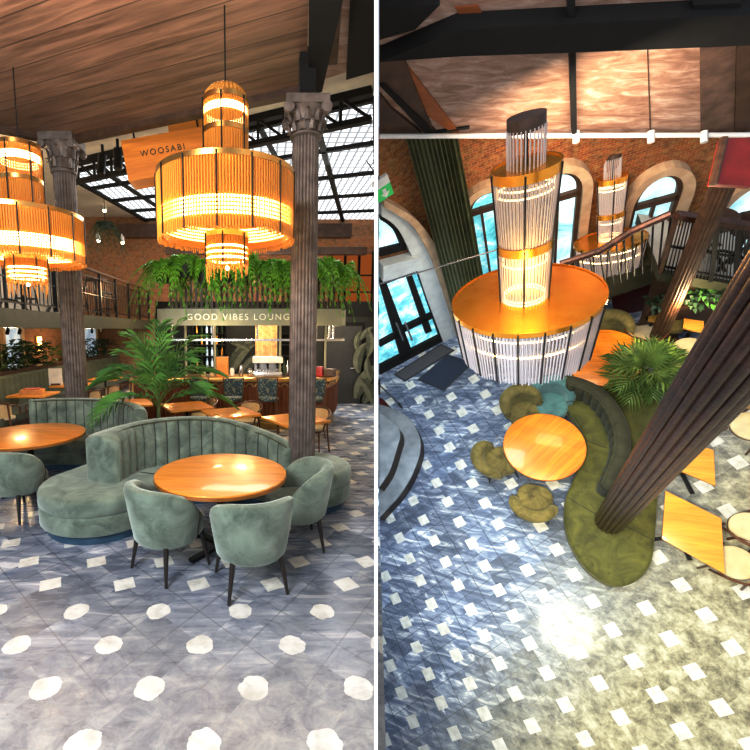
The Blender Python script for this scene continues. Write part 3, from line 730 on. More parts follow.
# things on the bar
for i, (px, h, r, mm, l) in enumerate(((203,.12,.05,'ivory','pale cup on the left end of the bar'),(212,.14,.05,'ivory','pale jar second from the left on the bar'),(232,.17,.05,'whiteplastic','white cup right of the orange box on the bar'),(241,.24,.045,'silver','steel jug on the middle of the bar'),(250,.16,.06,'silver','steel canister left of the coffee machine'))):
    t = thing('bar_jar', l, 'jar', T(((px-260)/430*8.95, 8.95, 1.092)), 'jars on the bar')
    MB().lathe([(r*.8,0),(r,.02),(r,h*.75),(r*.7,h*.9),(r*.75,h)],16).build('body', Mt[mm], t)
t = thing('wooden_box', 'orange wooden box standing on the bar left of the jugs', 'box', T((-.78,8.95,1.092)))
MB().box((0,0,.19),(.24,.16,.38)).build('body', Mt['boxwood'], t); MB().box((0,0,.39),(.26,.18,.025)).build('lid', Mt['boxwood'], t)
t = thing('coffee_machine', 'wide steel coffee machine on the bar before the brick pillar', 'coffee machine', T((.16,9.1,1.092)))
MB().pillow(rrect(.62,.34,.04),0,.09,.02,2).build('base', Mt['silver'], t); MB().box((0,.09,.18),(.56,.14,.2)).build('body', Mt['silver'], t); MB().pillow(rrect(.64,.36,.05),.27,.40,.03,3).build('top', Mt['whiteplastic'], t)
for k in range(3): MB().tube([(-.2+.2*k,-.1,.27),(-.2+.2*k,-.1,.19),(-.2+.2*k,-.2,.18)],.022,8).build('group_head', Mt['metal'], t)
t = thing('bottle_rack', 'small rack of dark bottles on the bar beside the right column', 'bottle rack', T((.62,9.05,1.092)))
MB().box((0,0,.02),(.3,.2,.04)).build('tray', Mt['darkwood'], t)
for k in range(4): MB().lathe([(.03,.04),(.032,.2),(.012,.26),(.012,.33)],10,(-.11+.07*k,0,0)).build('bottle', Mt['silver'] if k % 2 else Mt['darkleaf'], t)
t = thing('red_box', 'red box with dark straps on the right end of the bar', 'box', T((1.25,8.98,1.092)) @ rz(-.4))
MB().pillow(rrect(.16,.16,.02),0,.2,.02,2).build('body', Mt['red'], t); MB().pillow(rrect(.24,.16,.02,3,.22),0,.16,.02,2).build('dark_case', Mt['darkwood'], t)
# canopy
cn = thing('bar_canopy', 'sage green bar canopy with pale lettering under the ferns', 'bar canopy', T((0,0,0)))
co_ = spline([(-1.85,8.3),(-1.75,8.2),(0,8.2),(1.3,8.2),(1.58,8.35),(1.66,8.7),(1.66,9.5)],8)
def ribbon(path, z0, z1, th):
    ns = normals2(path); rg = [[V((p[0]+n.x*th, p[1]+n.y*th, z0)), V((p[0]+n.x*th, p[1]+n.y*th, z1)), V((p[0]-n.x*th, p[1]-n.y*th, z1)), V((p[0]-n.x*th, p[1]-n.y*th, z0))] for p, n in zip(path, ns)]
    return MB().loft(rg)
ribbon(co_, 2.13, 2.44, .03).build('fascia', Mt['sage_paint'], cn)
ribbon(co_, 1.84, 1.88, .02).build('glass_rail', Mt['silver'], cn)
MB().box((-.1,8.9,2.44),(3.4,1.3,.05)).build('shelf', Mt['olive_paint'], cn, None)
for (x, y) in ((-1.7,8.35),(-.9,8.3),(-.05,8.3),(.95,8.3),(1.1,8.5),(1.35,8.45),(1.5,8.9)): MB().tube([(x,y,1.86),(x,y,2.14)],.022,8).build('hanger', Mt['silver'], cn)
for (x, y) in ((-1.55,9.0),(-.95,9.05),(.42,9.05),(1.12,9.0),(1.38,9.1)): MB().tube([(x,y,1.09),(x,y,2.42)],.026,8).build('post', Mt['sage_paint'], cn)
for k in range(34): MB().box((-1.75+k*.1,8.6,2.78),(.045,.04,.62)).build('slat', Mt['darkwood'], cn, None)
text('sign_lettering', 'GOOD VIBES LOUNGE', .165, Mt['letter'], T((-.36,8.155,2.285)) @ Matrix.Rotation(PI/2,4,'X'), cn, .01, 1.28)
# ferns
def fern(M, label):
    t = thing('boston_fern', label, 'plant', M, 'ferns on the bar canopy')
    for k in range(30):
        mb = MB(); az = k*2.399+random.uniform(-.3,.3); frond(mb, (.06*math.cos(az),.06*math.sin(az),.28), az, random.uniform(.4,.72), random.uniform(.2,1.35), random.uniform(.8,2.1), 10, .13, .075, .5); mb.build('frond', Mt['fern'], t, None)
    MB().lathe([(.12,0),(.17,.25),(.15,.25)],16).build('pot', Mt['pot'], t); return t
fx = [166,187,206,225,246,266,285,305,325,344]
wh = ['at the far left end','second from the left end','third from the left end','above the first letters of the sign','below the lamp drops','right of the lamp drops','just left of the right column','behind the right column','just right of the right column','at the far right end']
f0 = None
for i, px in enumerate(fx):
    M = T(((px-260)/430*8.4, 8.35 if px < 340 else 8.8, 2.93 + (.1 if i % 3 == 1 else 0))) @ rz(i*1.3)
    l = 'bright green trailing fern on the bar canopy, '+wh[i]
    f0 = fern(M, l) if f0 is None else (dup(f0, M, l) and f0)
# back wall of the bar
o = panel('wall_back', frame((-2.9,12,0),(1,0,0),(0,0,1)), rect(0,0,2.9+xpart(12,1.2),2.5), plain('dark_mural_ground', (.022,.026,.024), rough=.6)); struct(o)
lm = [MB(), MB()]
for (px, py, L, a0, bend, k) in ((224,372,1.0,1.9,-.9,1),(232,374,1.15,1.5,-1.3,0),(243,374,.9,1.2,-1.2,1),(214,368,.8,2.2,.7,0),(250,350,.6,2.4,.9,1),(236,352,.55,.9,-.8,1),(355,398,1.3,1.35,-1.0,1),(362,402,1.2,1.0,-.9,0),(372,404,.9,1.7,.8,1),(358,372,.9,1.9,-1.2,1),(366,356,.8,1.2,.9,0),(356,350,.55,1.8,-.9,1),(371,380,.7,2.1,-.7,1),(360,340,.5,1.2,-.8,1)):
    c0 = pd(px, py, 11.97); n_ = 14; ptsL, ptsR = [], []; x_, z_, an = c0.x, c0.z, a0
    for i in range(n_+1):
        s = i/n_; ww = .15*L*math.sin(PI*min(1,s*.93+.07))**.8; nx, nz = -math.sin(an), math.cos(an)
        ptsL.append((x_+nx*ww, z_+nz*ww)); ptsR.append((x_-nx*ww, z_-nz*ww)); x_ += math.cos(an)*L/n_; z_ += math.sin(an)*L/n_; an += bend/n_
    xm = xpart(11.97,1)-.02
    for i in range(n_):
        for q_, m_ in ((ptsL, 0), (ptsR, 1)):
            mid0 = ((ptsL[i][0]+ptsR[i][0])/2, (ptsL[i][1]+ptsR[i][1])/2); mid1 = ((ptsL[i+1][0]+ptsR[i+1][0])/2, (ptsL[i+1][1]+ptsR[i+1][1])/2)
            lm[m_ if k else 1-m_].add([(min(xm,a_[0]), 11.985-.0004*px, min(2.45,max(0,a_[1]))) for a_ in (mid0, mid1, q_[i+1], q_[i])], [(0,1,2,3)])
lm[0].build('mural_leaves', plain('mural_leaf_pale', (.20,.22,.16), (.10,.12,.08), .6, scale=9), o, None).matrix_parent_inverse = o.matrix_world.inverted()
lm[1].build('mural_leaves', plain('mural_leaf_dark', (.09,.11,.075), (.04,.05,.035), .6, scale=9), o, None).matrix_parent_inverse = o.matrix_world.inverted()
o = MB().box((.3,12,2.62),(6.3,.2,.4)).build('trim_9', Mt['beam'], None, None); struct(o)
d = MB().box((2.33,11.95,1.08),(.95,.06,2.16)).build('door_1', plain('dark_grey_door',(.045,.048,.05),rough=.5), None, None); struct(d)
MB().box((2.33,11.97,1.12),(1.12,.05,2.28)).build('frame', Mt['beam'], d, None); MB().tube([(2.65,11.88,1.0),(2.5,11.88,1.0)],.02,8).build('handle', Mt['silver'], d)
o = MB().box((.16,11.2,1.25),(.56,.4,2.5)).build('wall_pillar', Mt['brickp'], None, None); struct(o)
t = thing('bottle_shelf', 'black back bar shelf unit with glowing bottles left of the mural', 'shelf', T((-1.35,11.6,0)))
MB().box((0,.1,1.2),(.9,.1,2.4)).box((-.45,0,1.2),(.05,.3,2.4)).box((.45,0,1.2),(.05,.3,2.4)).build('carcass', Mt['beam'], t, None)
for k in range(4):
    s = MB().box((0,-.02,1.05+.3*k),(.86,.26,.03)).build('shelf', Mt['metal'], t, None)
    for j in range(6): MB().lathe([(.03,0),(.032,.14),(.012,.19),(.012,.24)],8,(-.34+.135*j,-.04,1.065+.3*k)).build('bottle', Mt['glassA'] if j in (2,3) else Mt['darkleaf'] if (j+k) % 3 else Mt['brass'], s)  # middle bottles use the self-glowing pane glass to look lit
t = thing('bottle_shelf', 'black back bar shelf unit right of the brick pillar', 'shelf', T((.85,11.6,0)))
MB().box((0,.1,1.2),(.7,.1,2.4)).box((-.35,0,1.2),(.05,.3,2.4)).box((.35,0,1.2),(.05,.3,2.4)).build('carcass', Mt['beam'], t, None)
for k in range(4):
    s = MB().box((0,-.02,1.05+.3*k),(.66,.26,.03)).build('shelf', Mt['metal'], t, None)
# ---- columns
hR = pd(303,104,4.92).z
column(T((.49,4.92,0)), 'right fluted iron column rising through the curved banquette end', .155, hR, Mt['iron'], True, ch=.36)
o = MB().box((.5,4.95,(hR+4.95)/2),(.17,.17,4.95-hR)).build('trim_10', Mt['beam'], None, None); struct(o)
column(T((pd(63,155,6.9).x,6.9,0)), 'left fluted iron column with ornate capital behind the left lamp', .175, pd(63,137,6.9).z, Mt['iron'], True)
# ---- sign
sc0 = pd(168,153.5,6.9); sk_ = 6.9*math.cos(PITCH)/F*1.0
sg = thing('hanging_sign', 'orange wooden box sign hanging behind the large lamp', 'sign', frame(sc0,(1,0,.165),(0,0,1)))
MB().box((0,0,-.2),(84*sk_,37*sk_,.4)).build('board', Mt['signwood'], sg, None)
MB().box((24*sk_,30*sk_,-.45),(44*sk_,22*sk_,.3)).build('upper_box', Mt['signwood'], sg, None); MB().box((0,-22*sk_,-.3),(30*sk_,9*sk_,.3)).build('black_fitting', Mt['metal'], sg, None)
text('sign_lettering', 'WOOSABI', 7.6*sk_, Mt['ink'], T((-4.5*sk_,3.5*sk_,.002)), sg, .006, 1.35)
for x in (-.5,.5): MB().tube([(x,.2,-.2),(x,1.3,-.2)],.015,6).build('hanger', Mt['metal'], sg)
for i, (px, py) in enumerate(((103,163),(118,158))):
    p = pd(px, py, 9.3-.3*i); t = thing('track_spotlight', 'black spotlight on the roof truss, %s of the pair' % ('left' if i == 0 else 'right'), 'spotlight', T(p), 'spotlights on the roof truss')
    MB().tube([(0,0,.35),(0,0,.1)],.03,8).build('stem', Mt['metal'], t); MB().tube([(0,0,.16),(-.05*(1-i),-.03,-.22)],.085,14).build('head', Mt['metal'], t)
for i, (px, py, l) in enumerate(((104,208,'highest'),(98,238,'left'),(122,240,'right'))):
    p = pa(px,py,6.05); p = pd(px,py,min(p.y,15)); t = thing('ceiling_spotlight', 'small white spotlight on the pale ceiling, the %s one of three' % l, 'spotlight', T(p), 'white ceiling spotlights')
    MB().tube([(0,0,.2),(0,0,.08)],.025,8).build('stem', Mt['whiteplastic'], t); MB().tube([(0,0,.1),(.04,-.08,-.1)],.075,12).build('head', Mt['whiteplastic'], t); MB().ball((.05,-.10,-.12),.045).build('bulb', Mt['led2'], t)
# trailing plant on the gallery
tp = thing('trailing_plant', 'dark trailing plant hanging at the back left of the mezzanine', 'plant', T(pd(105,222,13.5)))
for k in range(26):
    mb = MB(); az = k*2.399; frond(mb, (0,0,0), az, random.uniform(.5,.8), .5, 2.0, 8, .16, .05, .2); mb.build('frond', Mt['darkleaf'], tp, None)
MB().lathe([(.15,-.2),(.2,0),(.17,0)],14).build('pot', Mt['pot'], tp); MB().tube([(0,0,0),(0,0,2.0)],.012,5).build('cord', Mt['metal'], tp)
# ---- curved banquettes
def back_mesh(path, z0, zt, th, thf=None, pitch=.15, amp=.03, both=False):
    # path dense 2D; zt(s) top height; channelled front
    ns = normals2(path); L = [0]
    for i in range(1, len(path)): L.append(L[-1] + (V(path[i])-V(path[i-1])).length)
    rings = []
    for i, (p, n) in enumerate(zip(path, ns)):
        s = L[i]/L[-1]; top = zt(s); c = amp*(abs(math.sin(PI*L[i]/pitch))**.7 - 1); e = min(1, min(L[i], L[-1]-L[i])/.10); t = th*(.45+.55*math.sqrt(max(0, 1-(1-e)**2)))*(thf(s) if thf else 1)
        b = c if both else 0
        pr = [(t+c, z0), (t+c+.012, (z0+top)/2), (t+c, top-.07), (t*.72+c*.5, top-.02), (t*.25, top), (-t*.25, top), (-t*.72-b*.5, top-.02), (-t-b, top-.07), (-t-b, z0)]
        rings.append([V((p[0]+n.x*r, p[1]+n.y*r, z)) for r, z in pr])
    return MB().loft(rings)
def dense(path, step=.014):
    pts = spline([V(p) for p in path], 40); out = [pts[0]]
    for p in pts:
        if (p-out[-1]).length >= step: out.append(p)
    return [tuple(p) for p in out]
def banquette(label, seat_poly, back, zt, m, mplinth, M=I4, flip=False, th=.13, group=None, topm=None, z1=.46, thf=None):
    t = thing('curved_banquette', label, 'banquette', M, group)
    MB().prism(inset(ccw(seat_poly), .07), 0, .12).build('plinth', mplinth, t, 40)
    MB().pillow(inset(ccw(seat_poly), .005), .10, z1-.165, .035, 3).build('seat_base', m, t, 50)
    MB().pillow(seat_poly, z1-.165, z1, .05, 4, .0).build('seat', topm or m, t, 50)
    bp = dense(back);
    if flip: bp = bp[::-1]
    b = back_mesh(bp, z1-.02, zt, th, thf).build('backrest', m, t, 50)
    ns = normals2(bp)
    Ls = 0; sm_ = MB()
    for i in range(1, len(bp)):
        L0_ = Ls; Ls += (V(bp[i])-V(bp[i-1])).length
        if int(L0_/.15) != int(Ls/.15) and 4 < i < len(bp)-5:
            n, p, tp_ = ns[i], bp[i], zt(i/len(bp)); q3 = [(th-.022, z1), (th-.010, (z1+tp_)/2), (th-.022, tp_-.07), (th*.72-.010, tp_-.018)]
            sm_.tube([(p[0]+n.x*r, p[1]+n.y*r, z) for r, z in q3], .007, 5)
    sm_.build('channel_seams', Mt['seam'], b, None, stuff=True)
    MB().tube([(p[0]+n.x*th*.72, p[1]+n.y*th*.72, zt(i/len(bp))-.018) for i, (p, n) in enumerate(zip(bp, ns))][3:-3:2], .009, 6).build('piping', Mt['green_d'], b)
    return t
sp = spline([V(p) for p in [(-1.70,4.42),(-1.5,4.94),(-1.05,5.24),(-.45,5.32),(.1,5.24),(.55,5.02)]], 12)
banquette('sage velvet S-shaped banquette curving behind the nearest round table', stroke([tuple(p) for p in sp], [.50+.11*max(0,1-i/16)**1.0+.04*max(0,(i-44)/16) for i in range(len(sp))], 16),
    [(-1.70,4.36),(-1.46,4.82),(-1.0,5.12),(-.45,5.22),(.08,5.10),(.40,4.9)], lambda s: .95+.05*math.sin(PI*min(1,(1-s)*1.4)) - (.26*max(0,(.38-s)/.38)**1.5), Mt['green'], Mt['plinth'], flip=True, thf=lambda s: 1+.75*max(0,1-(1-s)/.20)**.8)
arc2 = lambda r, a0, a1: [(-2.85+r*math.cos(math.radians(a0+(a1-a0)*i/8)), 5.28+r*math.sin(math.radians(a0+(a1-a0)*i/8))) for i in range(9)]
banquette('sage velvet banquette curving behind the left round table', stroke(arc2(1.12,22,118), .34, 10), arc2(1.30,16,120), lambda s: 1.0, Mt['green'], Mt['plinth'], flip=False, th=.11)
# ---- tables and chairs in front
round_table(T((-.36,3.82,0)), 'large round honey oak table in the foreground ringed by green chairs', .60, Mt['table'], 'round tables in the left room')
round_table(T((-2.9,5.28,0)), 'round honey oak table at the left edge of the photo', .66, Mt['table'], 'round tables in the left room')
def face(x, y, tx, ty): return T((x,y,0)) @ rz(math.atan2(ty-y, tx-x)-PI/2)
g = 'sage tub chairs in the left room'
def face_a(x, y, dx, dy): return face(x, y, x+dx, y+dy)
a = barrel_chair(face_a(-.78,3.52,.62,.75), 'sage velvet tub chair on the left of the foreground round table', Mt['green'], g)
dup(a, face_a(-.08,3.27,-.30,.95), 'sage velvet tub chair nearest the camera at the foreground round table')
dup(a, face_a(.33,3.95,-1,-.12), 'sage velvet tub chair on the right of the foreground round table')
dup(a, face_a(-2.68,4.62,.35,.94), 'sage velvet tub chair cut off by the left edge of the photo')
palm(T((-1.55,6.45,0)), 'tall kentia palm in a pot behind the curved banquette', 22, 2.75, 1.4, Mt['leaf'], leaf=.46, w=.05, rise0=1.5, nl=12)
# ---- lamps
def dep(y, z): return y*math.cos(PITCH)-(z-CAM.z)*math.sin(PITCH)
def lampA(label, px, Y, rows, hw, thw, lhw, dome):
    # rows: pixel rows of top, tier joint, drum top, drum bottom, lower tier bottom, drop tip
    zz = [pd(px, r, Y).z for r in rows]; x = pd(px, (rows[2]+rows[3])/2, Y).x
    dd = dep(Y, (zz[2]+zz[3])/2); r = hw*dd/F; tr = thw*dep(Y, zz[0])/F; lr = lhw*dep(Y, zz[4])/F
    d1, d0 = zz[2], zz[3]; t1 = zz[0] - (tr*.75 if dome else 0)
    led_ = [(d0+(d1-d0)*f, r*.97) for f in (.20,.255,.31,.365,.42)]
    tiers = [(d1, d0, r, 'drum', 14, led_, (44,.04), .25, r, 'led'),
             (t1, zz[1], tr, 'upper_tier', 6, [(zz[1]+(t1-zz[1])*.70, tr*.95),(zz[1]+(t1-zz[1])*.62, tr*.95),(zz[1]+(t1-zz[1])*.54, tr*.95)], None, .95, tr, 'led2'),
             (zz[1], d1, tr, 'middle_tier', 6, [(d1+.06, tr*.95),(d1+.10, tr*.95)], None, .95, tr, 'led2'),
             (d0+.06, zz[4], lr, 'lower_tier', 6, [(zz[4]+.16, lr*.95),(zz[4]+.11, lr*.95),(zz[4]+.06, lr*.95)], (16,(zz[4]-zz[5])), .3, lr, 'led2')]
    t = chandelier(T((x,Y,0)), label, tiers, Mt['amber'], Mt['ambersheet'], Mt['brass'], 'chandeliers in the left room', rope=4.88-t1)
    MB().ball((0,0,zz[4]-.02), .02).build('bulb', Mt['led2'], t)
    if dome:
        MB().lathe([(tr*math.cos(a), t1+tr*.75*math.sin(a)) for a in [PI/2*i/8 for i in range(9)]][:-1]+[(.02,t1+tr*.75)], 64, flute=lambda a: .97+.03*math.cos(32*a)).build('dome', Mt['amber'], t)
    return x, zz, r
LA = lampA('large tiered amber glass rod chandelier with domed top above the foreground table', 226.5, 4.2, (84,133,178,242,266,287), 67.5, 22.5, 21, True)
LB = lampA('tiered amber glass rod chandelier cut off by the left edge of the photo', 25, 5.1, (147,181,217,263,283,302), 56, 20, 18, False)
# ================================================================== SECOND ROOM (right), seen from its gallery
R3 = TB.to_3x3()
def bm(p, a=0): return TB @ T((p[0], p[1], p[2] if len(p) > 2 else 0)) @ rz(a)
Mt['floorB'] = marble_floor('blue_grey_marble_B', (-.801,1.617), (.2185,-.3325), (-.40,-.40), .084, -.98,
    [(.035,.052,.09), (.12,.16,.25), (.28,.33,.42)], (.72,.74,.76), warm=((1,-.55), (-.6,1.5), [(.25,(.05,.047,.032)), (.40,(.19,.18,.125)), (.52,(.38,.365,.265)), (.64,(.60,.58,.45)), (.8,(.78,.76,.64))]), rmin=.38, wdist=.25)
K = [pb(x, y) for x, y in ((378.5,900),(378.5,300),(378.5,150),(1200,150),(1500,400),(1300,900))]
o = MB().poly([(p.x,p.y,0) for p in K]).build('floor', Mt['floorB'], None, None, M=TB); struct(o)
# --- walls
d0 = pb(378.5, 372); d1 = pb(455, 331); dv = (d1-d0).normalized(); kb = d1 + dv*.45       # corner
fdir = V((1,.16,0)).normalized(); fn = V((fdir.y,-fdir.x,0)); dn = V((dv.y,-dv.x,0))
Zu = V((0,0,1))
WF = TB @ frame(kb, fdir, Zu); WFI = WF.inverted(); WD = TB @ frame(d0, dv, Zu); WDI = WD.inverted()
def pf(px, py, off=0):  # far wall local (s, z)
    p = WFI @ (px_plane(px, py, TB @ (kb+fn*off), R3 @ fn)); return p
def pdw(px, py, off=0):
    return WDI @ (px_plane(px, py, TB @ (d0+dn*off), R3 @ dn))
htop = max(pf(470,128).y, pf(760,128).y)
smax = pf(800,330).x + 6
o = panel('wall_back', WF, [(-.05,-.02),(smax,-.02),(pf(790,122).x,pf(790,122).y),(-.05,pf(450,120).y+.5)], Mt['brickr']); struct(o)
ld = (d1-d0).length + .45
pts = [pdw(378.6, 415), pdw(378.6,120)]
o = panel('wall_left', WD, [(pdw(378.6,372).x,0), (ld,0), (ld,pdw(470,120).y+.5), (pdw(378.6,127).x, pdw(378.6,127).y)], Mt['brickr']); struct(o)
# --- arched windows
def arch(s0, s1, zb, zs, zt, k=14, ins=0):
    c = (s0+s1)/2; a = (s1-s0)/2
    return [(s0,zb),(s1,zb)] + [(c+a*math.cos(PI*i/k), zs+(zt-zs)*math.sin(PI*i/k)) for i in range(k+1)]
def ringpoly(mb, outer, inner, z0, z1):
    n = len(outer); A = [[V((p[0],p[1],z)) for p in poly] for poly, z in ((outer,z0),(outer,z1),(inner,z1),(inner,z0))]
    for i in range(1, n):      # open at sill
        j = (i+1) % n
        for k in range(4):
            a, b = A[k], A[(k+1) % 4]; mb.add([a[i],a[j],b[j],b[i]], [(0,1,2,3)])
def arched_window(name, W, s0, s1, zb, zs, zt, glass, bars=(1,), trans=None, frame_m='darkwood', tw=.2, trim_m='trim'):
    g = MB().prism(arch(s0,s1,zb,zs,zt), .015, .03).build(name, glass, None, None, M=W); struct(g)
    t = MB(); ringpoly(t, arch(s0-tw,s1+tw,zb,zs,zt+tw), arch(s0-.02,s1+.02,zb,zs,zt+.02), .0, .16); t.build('surround', Mt[trim_m], g, 50)
    f = MB(); ringpoly(f, arch(s0-.03,s1+.03,zb,zs,zt+.03), arch(s0+.035,s1-.035,zb,zs,zt-.045), .03, .10)
    f.box(((s0+s1)/2, zs-.05, .07), (s1-s0, .10, .06)); f.box(((s0+s1)/2, zb+.05, .07), (s1-s0,.1,.09))
    for b in bars: f.box((s0+(s1-s0)*b, (zb+zs)/2, .065), (.035, zs-zb, .06))
    if trans: 
        for z in trans: f.box(((s0+s1)/2, z, .06), (s1-s0, .05, .06))
    f.build('frame', Mt[frame_m], g, None)
    return g
def win_px(name, pc, hw_, yt, ys, yb, **k):
    a = pf(pc-hw_, ys); b = pf(pc+hw_, ys); top = pf(pc, yt); c = pf(pc, ys)
    return arched_window(name, WF, a.x, b.x, pf(pc, yb).y, c.y, top.y, **k)
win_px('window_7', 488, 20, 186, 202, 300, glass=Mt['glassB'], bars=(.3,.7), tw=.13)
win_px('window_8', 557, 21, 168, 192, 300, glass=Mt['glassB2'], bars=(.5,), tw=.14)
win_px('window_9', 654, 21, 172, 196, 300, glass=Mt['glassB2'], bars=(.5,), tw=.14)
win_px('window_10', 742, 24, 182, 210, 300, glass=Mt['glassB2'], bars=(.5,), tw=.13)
# --- glass entrance with its arch, on the left wall
def dl(pts, off=0): return [(p.x, p.y) for p in [pdw(max(x,378.5), y, off) for x, y in pts]]
def dbar(mb, pts, z0, z1, off=0): return mb.prism(dl(pts, off), z0, z1)
def pband(mb, o_, i_, z0, z1):
    A = dl(spl(o_)); B = dl(spl(i_)); rg = [[V((a[0],a[1],z0)),V((a[0],a[1],z1)),V((b[0],b[1],z1)),V((b[0],b[1],z0))] for a, b in zip(A, B)]
    return mb.loft(rg)
def spl(p): return [(q_.x,q_.y) for q_ in spline([V((x,y,0)) for x, y in p], 5)]
c_out = [(378.5,193),(393,201),(412,214),(427,234),(437,256),(448,290),(461,335)]
c_mid = [(378.5,200),(391,207),(407,219),(420,239),(429,258),(441,292),(455,336)]
c_in = [(378.5,212),(388,218),(397,228),(405,244),(413,262),(424,294),(441,339)]
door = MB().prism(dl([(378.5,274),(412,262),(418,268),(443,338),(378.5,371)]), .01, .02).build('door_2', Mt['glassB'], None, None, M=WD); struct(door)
fr = MB()
for q_ in ([(378.5,363),(442,331),(443.5,338),(378.5,373)], [(378.5,276),(414,263),(416,268),(378.5,283)], [(378.5,283),(385,281),(411,350),(400,358)], [(403,269),(408,267),(430,328),(424,331)], [(413,264),(418,264),(444,333),(438,336)],
           [(400,325),(434,309),(435.5,313),(402,329.5)], [(378.5,339),(397,329),(399,333),(378.5,344)]): dbar(fr, q_, .02, .09)
fr.build('frame', Mt['beam'], door, None)
for x in (396, 405): MB().tube([pdw(x,322,.14), pdw(x+7,340,.14)], .02, 8).build('handle', Mt['silver'], door)
o = dbar(MB(), [(378.5,259),(414,250),(418,262),(378.5,275)], .02, .20).build('trim_11', Mt['trimw'], None, None, M=WD); struct(o)
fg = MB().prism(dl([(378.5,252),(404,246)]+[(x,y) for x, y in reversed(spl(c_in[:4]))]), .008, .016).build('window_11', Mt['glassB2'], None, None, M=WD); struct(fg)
ff = pband(MB(), [(378.5,212),(388,218),(397,228),(405,246)], [(378.5,217),(386,222),(393,230),(400,246)], .016, .08); dbar(ff, [(378.5,247),(404,241),(405,247),(378.5,254)], .016, .08); ff.build('frame', Mt['beam'], fg, None)
o = pband(MB(), c_mid, c_in, 0, .12).build('trim_12', Mt['trimw'], None, 50, M=WD); struct(o)
o = pband(MB(), c_out, c_mid, 0, .20).build('trim_13', Mt['trim'], None, 50, M=WD); struct(o)
# exit sign
p = pdw(384,192,.25); es = thing('exit_sign', 'green emergency exit sign with a white arrow on the brick wall', 'sign', WD @ T((p.x,p.y,.25)))
ex = .11
MB().box((0,0,0),(2*ex,.20,.04)).build('panel', Mt['exitg'], es, None)
MB().box((0,.17,0),(2*ex,.13,.05)).build('white_top', Mt['whiteplastic'], es, None)
MB().add([(-.02,.07,.03),(.03,.07,.03),(.03,0,.03),(.07,0,.03),(.005,-.08,.03),(-.06,0,.03),(-.02,0,.03)],[(0,6,5,4,3,2,1)]).build('arrow', Mt['whiteplastic'], es, None)
MB().tube([(0,.23,0),(-.05,.5,-.1)],.008,5).build('cord', Mt['metal'], es, None)
# curtain
ctop = pbv(432, 132, kb+fn*.35, (fn+dn).normalized()); 
cu = MB(); rows = []
CL0, CL1 = TBI @ px_plane(404,134,TB@(kb+fn*.4),R3@fn), TBI @ px_plane(456,134,TB@(kb+fn*.4),R3@fn)
CB0, CB1 = TBI @ px_plane(452,310,TB@(kb+fn*.4),R3@fn), TBI @ px_plane(489,310,TB@(kb+fn*.4),R3@fn)
for i in range(9):
    v = i/8; L_ = CL0.lerp(CB0, v); R_ = CL1.lerp(CB1, v); row = []
    for j in range(121):
        u = j/120; q_ = L_.lerp(R_, u); w = .05*math.sin(2*PI*u*11+.6*math.sin(u*9))+.02*math.sin(2*PI*u*23)
        row.append(q_ + fn*w + fdir*.012*math.cos(2*PI*u*11))
    rows.append(row)
t = thing('curtain', 'long dark green pleated curtain beside the glass entrance', 'curtain', TB)
cu.loft(rows, False, False, False).build('curtain_cloth', velvet('curtain_green', (.11,.115,.035), (.03,.036,.012), .4, (.8,.85,.5)), t, 60)
MB().tube([CL0+V((0,0,.02))-fdir*.15, CL1+V((0,0,.02))+fdir*.15],.02,8).build('curtain_rail', Mt['metal'], t)
# --- slanted board ceiling above the windows
dF = lambda x, y, o_, n_: (px_plane(x, y, TB @ o_, R3 @ n_)-CAM).dot(FW)
zc = min(dF(470,134,kb,fn), dF(380,134,d0,dn)) - .12; zc1 = dF(760,134,kb,fn) - .12
A0 = CAM + ray(379.0,137)*zc; A1 = CAM + ray(760,134)*zc1; B0_ = CAM + ray(379.0,-16)*(zc-1.7)
cx_ = (A1-A0).normalized(); cup = (B0_-A0); cup = (cup-cx_*cup.dot(cx_)).normalized(); cnn = cx_.cross(cup)
WC = frame(A0, cx_, cup); WCI = WC.inverted()
def pc(px, py, off=0): 
    p = WCI @ px_plane(px, py, A0+cnn*off, cnn); return (p.x, p.y)
def cpoly(name, pts, m, thick=0, off=0, base=0):
    q_ = [pc(x, y, off) for x, y in pts]
    mb = MB()
    if thick: mb.prism(q_, 0, thick)
    else: mb.poly([(a, b, base) for a, b in q_])
    o = mb.build(name, m, None, None, M=WC); return struct(o)
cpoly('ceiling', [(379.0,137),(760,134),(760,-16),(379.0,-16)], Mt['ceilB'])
cpoly('trim_14', [(379.8,62),(460,29),(760,14),(760,45),(567,53),(460,56.5),(379.8,61)], Mt['beam'], .18, .18)
cpoly('trim_15', [(567,-14),(575,-14),(577,136),(572,136)], Mt['beam'], .12, .12)
cpoly('trim_16', [(379.8,60),(404,60),(435,136),(425,136),(379.8,82)], Mt['darkwood'], .06, .06)
cpoly('trim_17', [(379.8,5),(440,5),(415,30),(379.8,40)], Mt['beam'], .1, .1)
cpoly('trim_18', [(693,5),(740,3),(745,20),(698,22)], Mt['beam'], .1, .1)
cpoly('trim_19', [(379.8,95),(392,110),(425,136),(379.8,136)], Mt['darkwood'], .05, .05)
cpoly('trim_20', [(700,48),(736,46),(734,134),(701,135)], plain('grey_brown_board',(.17,.10,.07),(.06,.035,.025),.7), .03, .03)
cpoly('trim_21', [(737,46),(758,44),(758,134),(735,134)], Mt['darkwood'], .06, .06)
cpoly('trim_22', [(379.8,82),(404,62),(461,135),(456,136)], wood('rust_board',(.42,.13,.03),(.2,.06,.02),0), .03, .03)
cpoly('trim_23', [(379.8,86),(384,84),(420,118),(437,136),(428,136)], Mt['beam'], .08, .08)
cpoly('trim_24', [(455,8),(478,6),(490,27),(468,29)], wood('rust_board_b',(.33,.10,.03),(.18,.05,.02),0), .02, .02)
cpoly('trim_25', [(647,47),(648,47),(651,135),(650,135)], Mt['darkwood'], .012, .012)
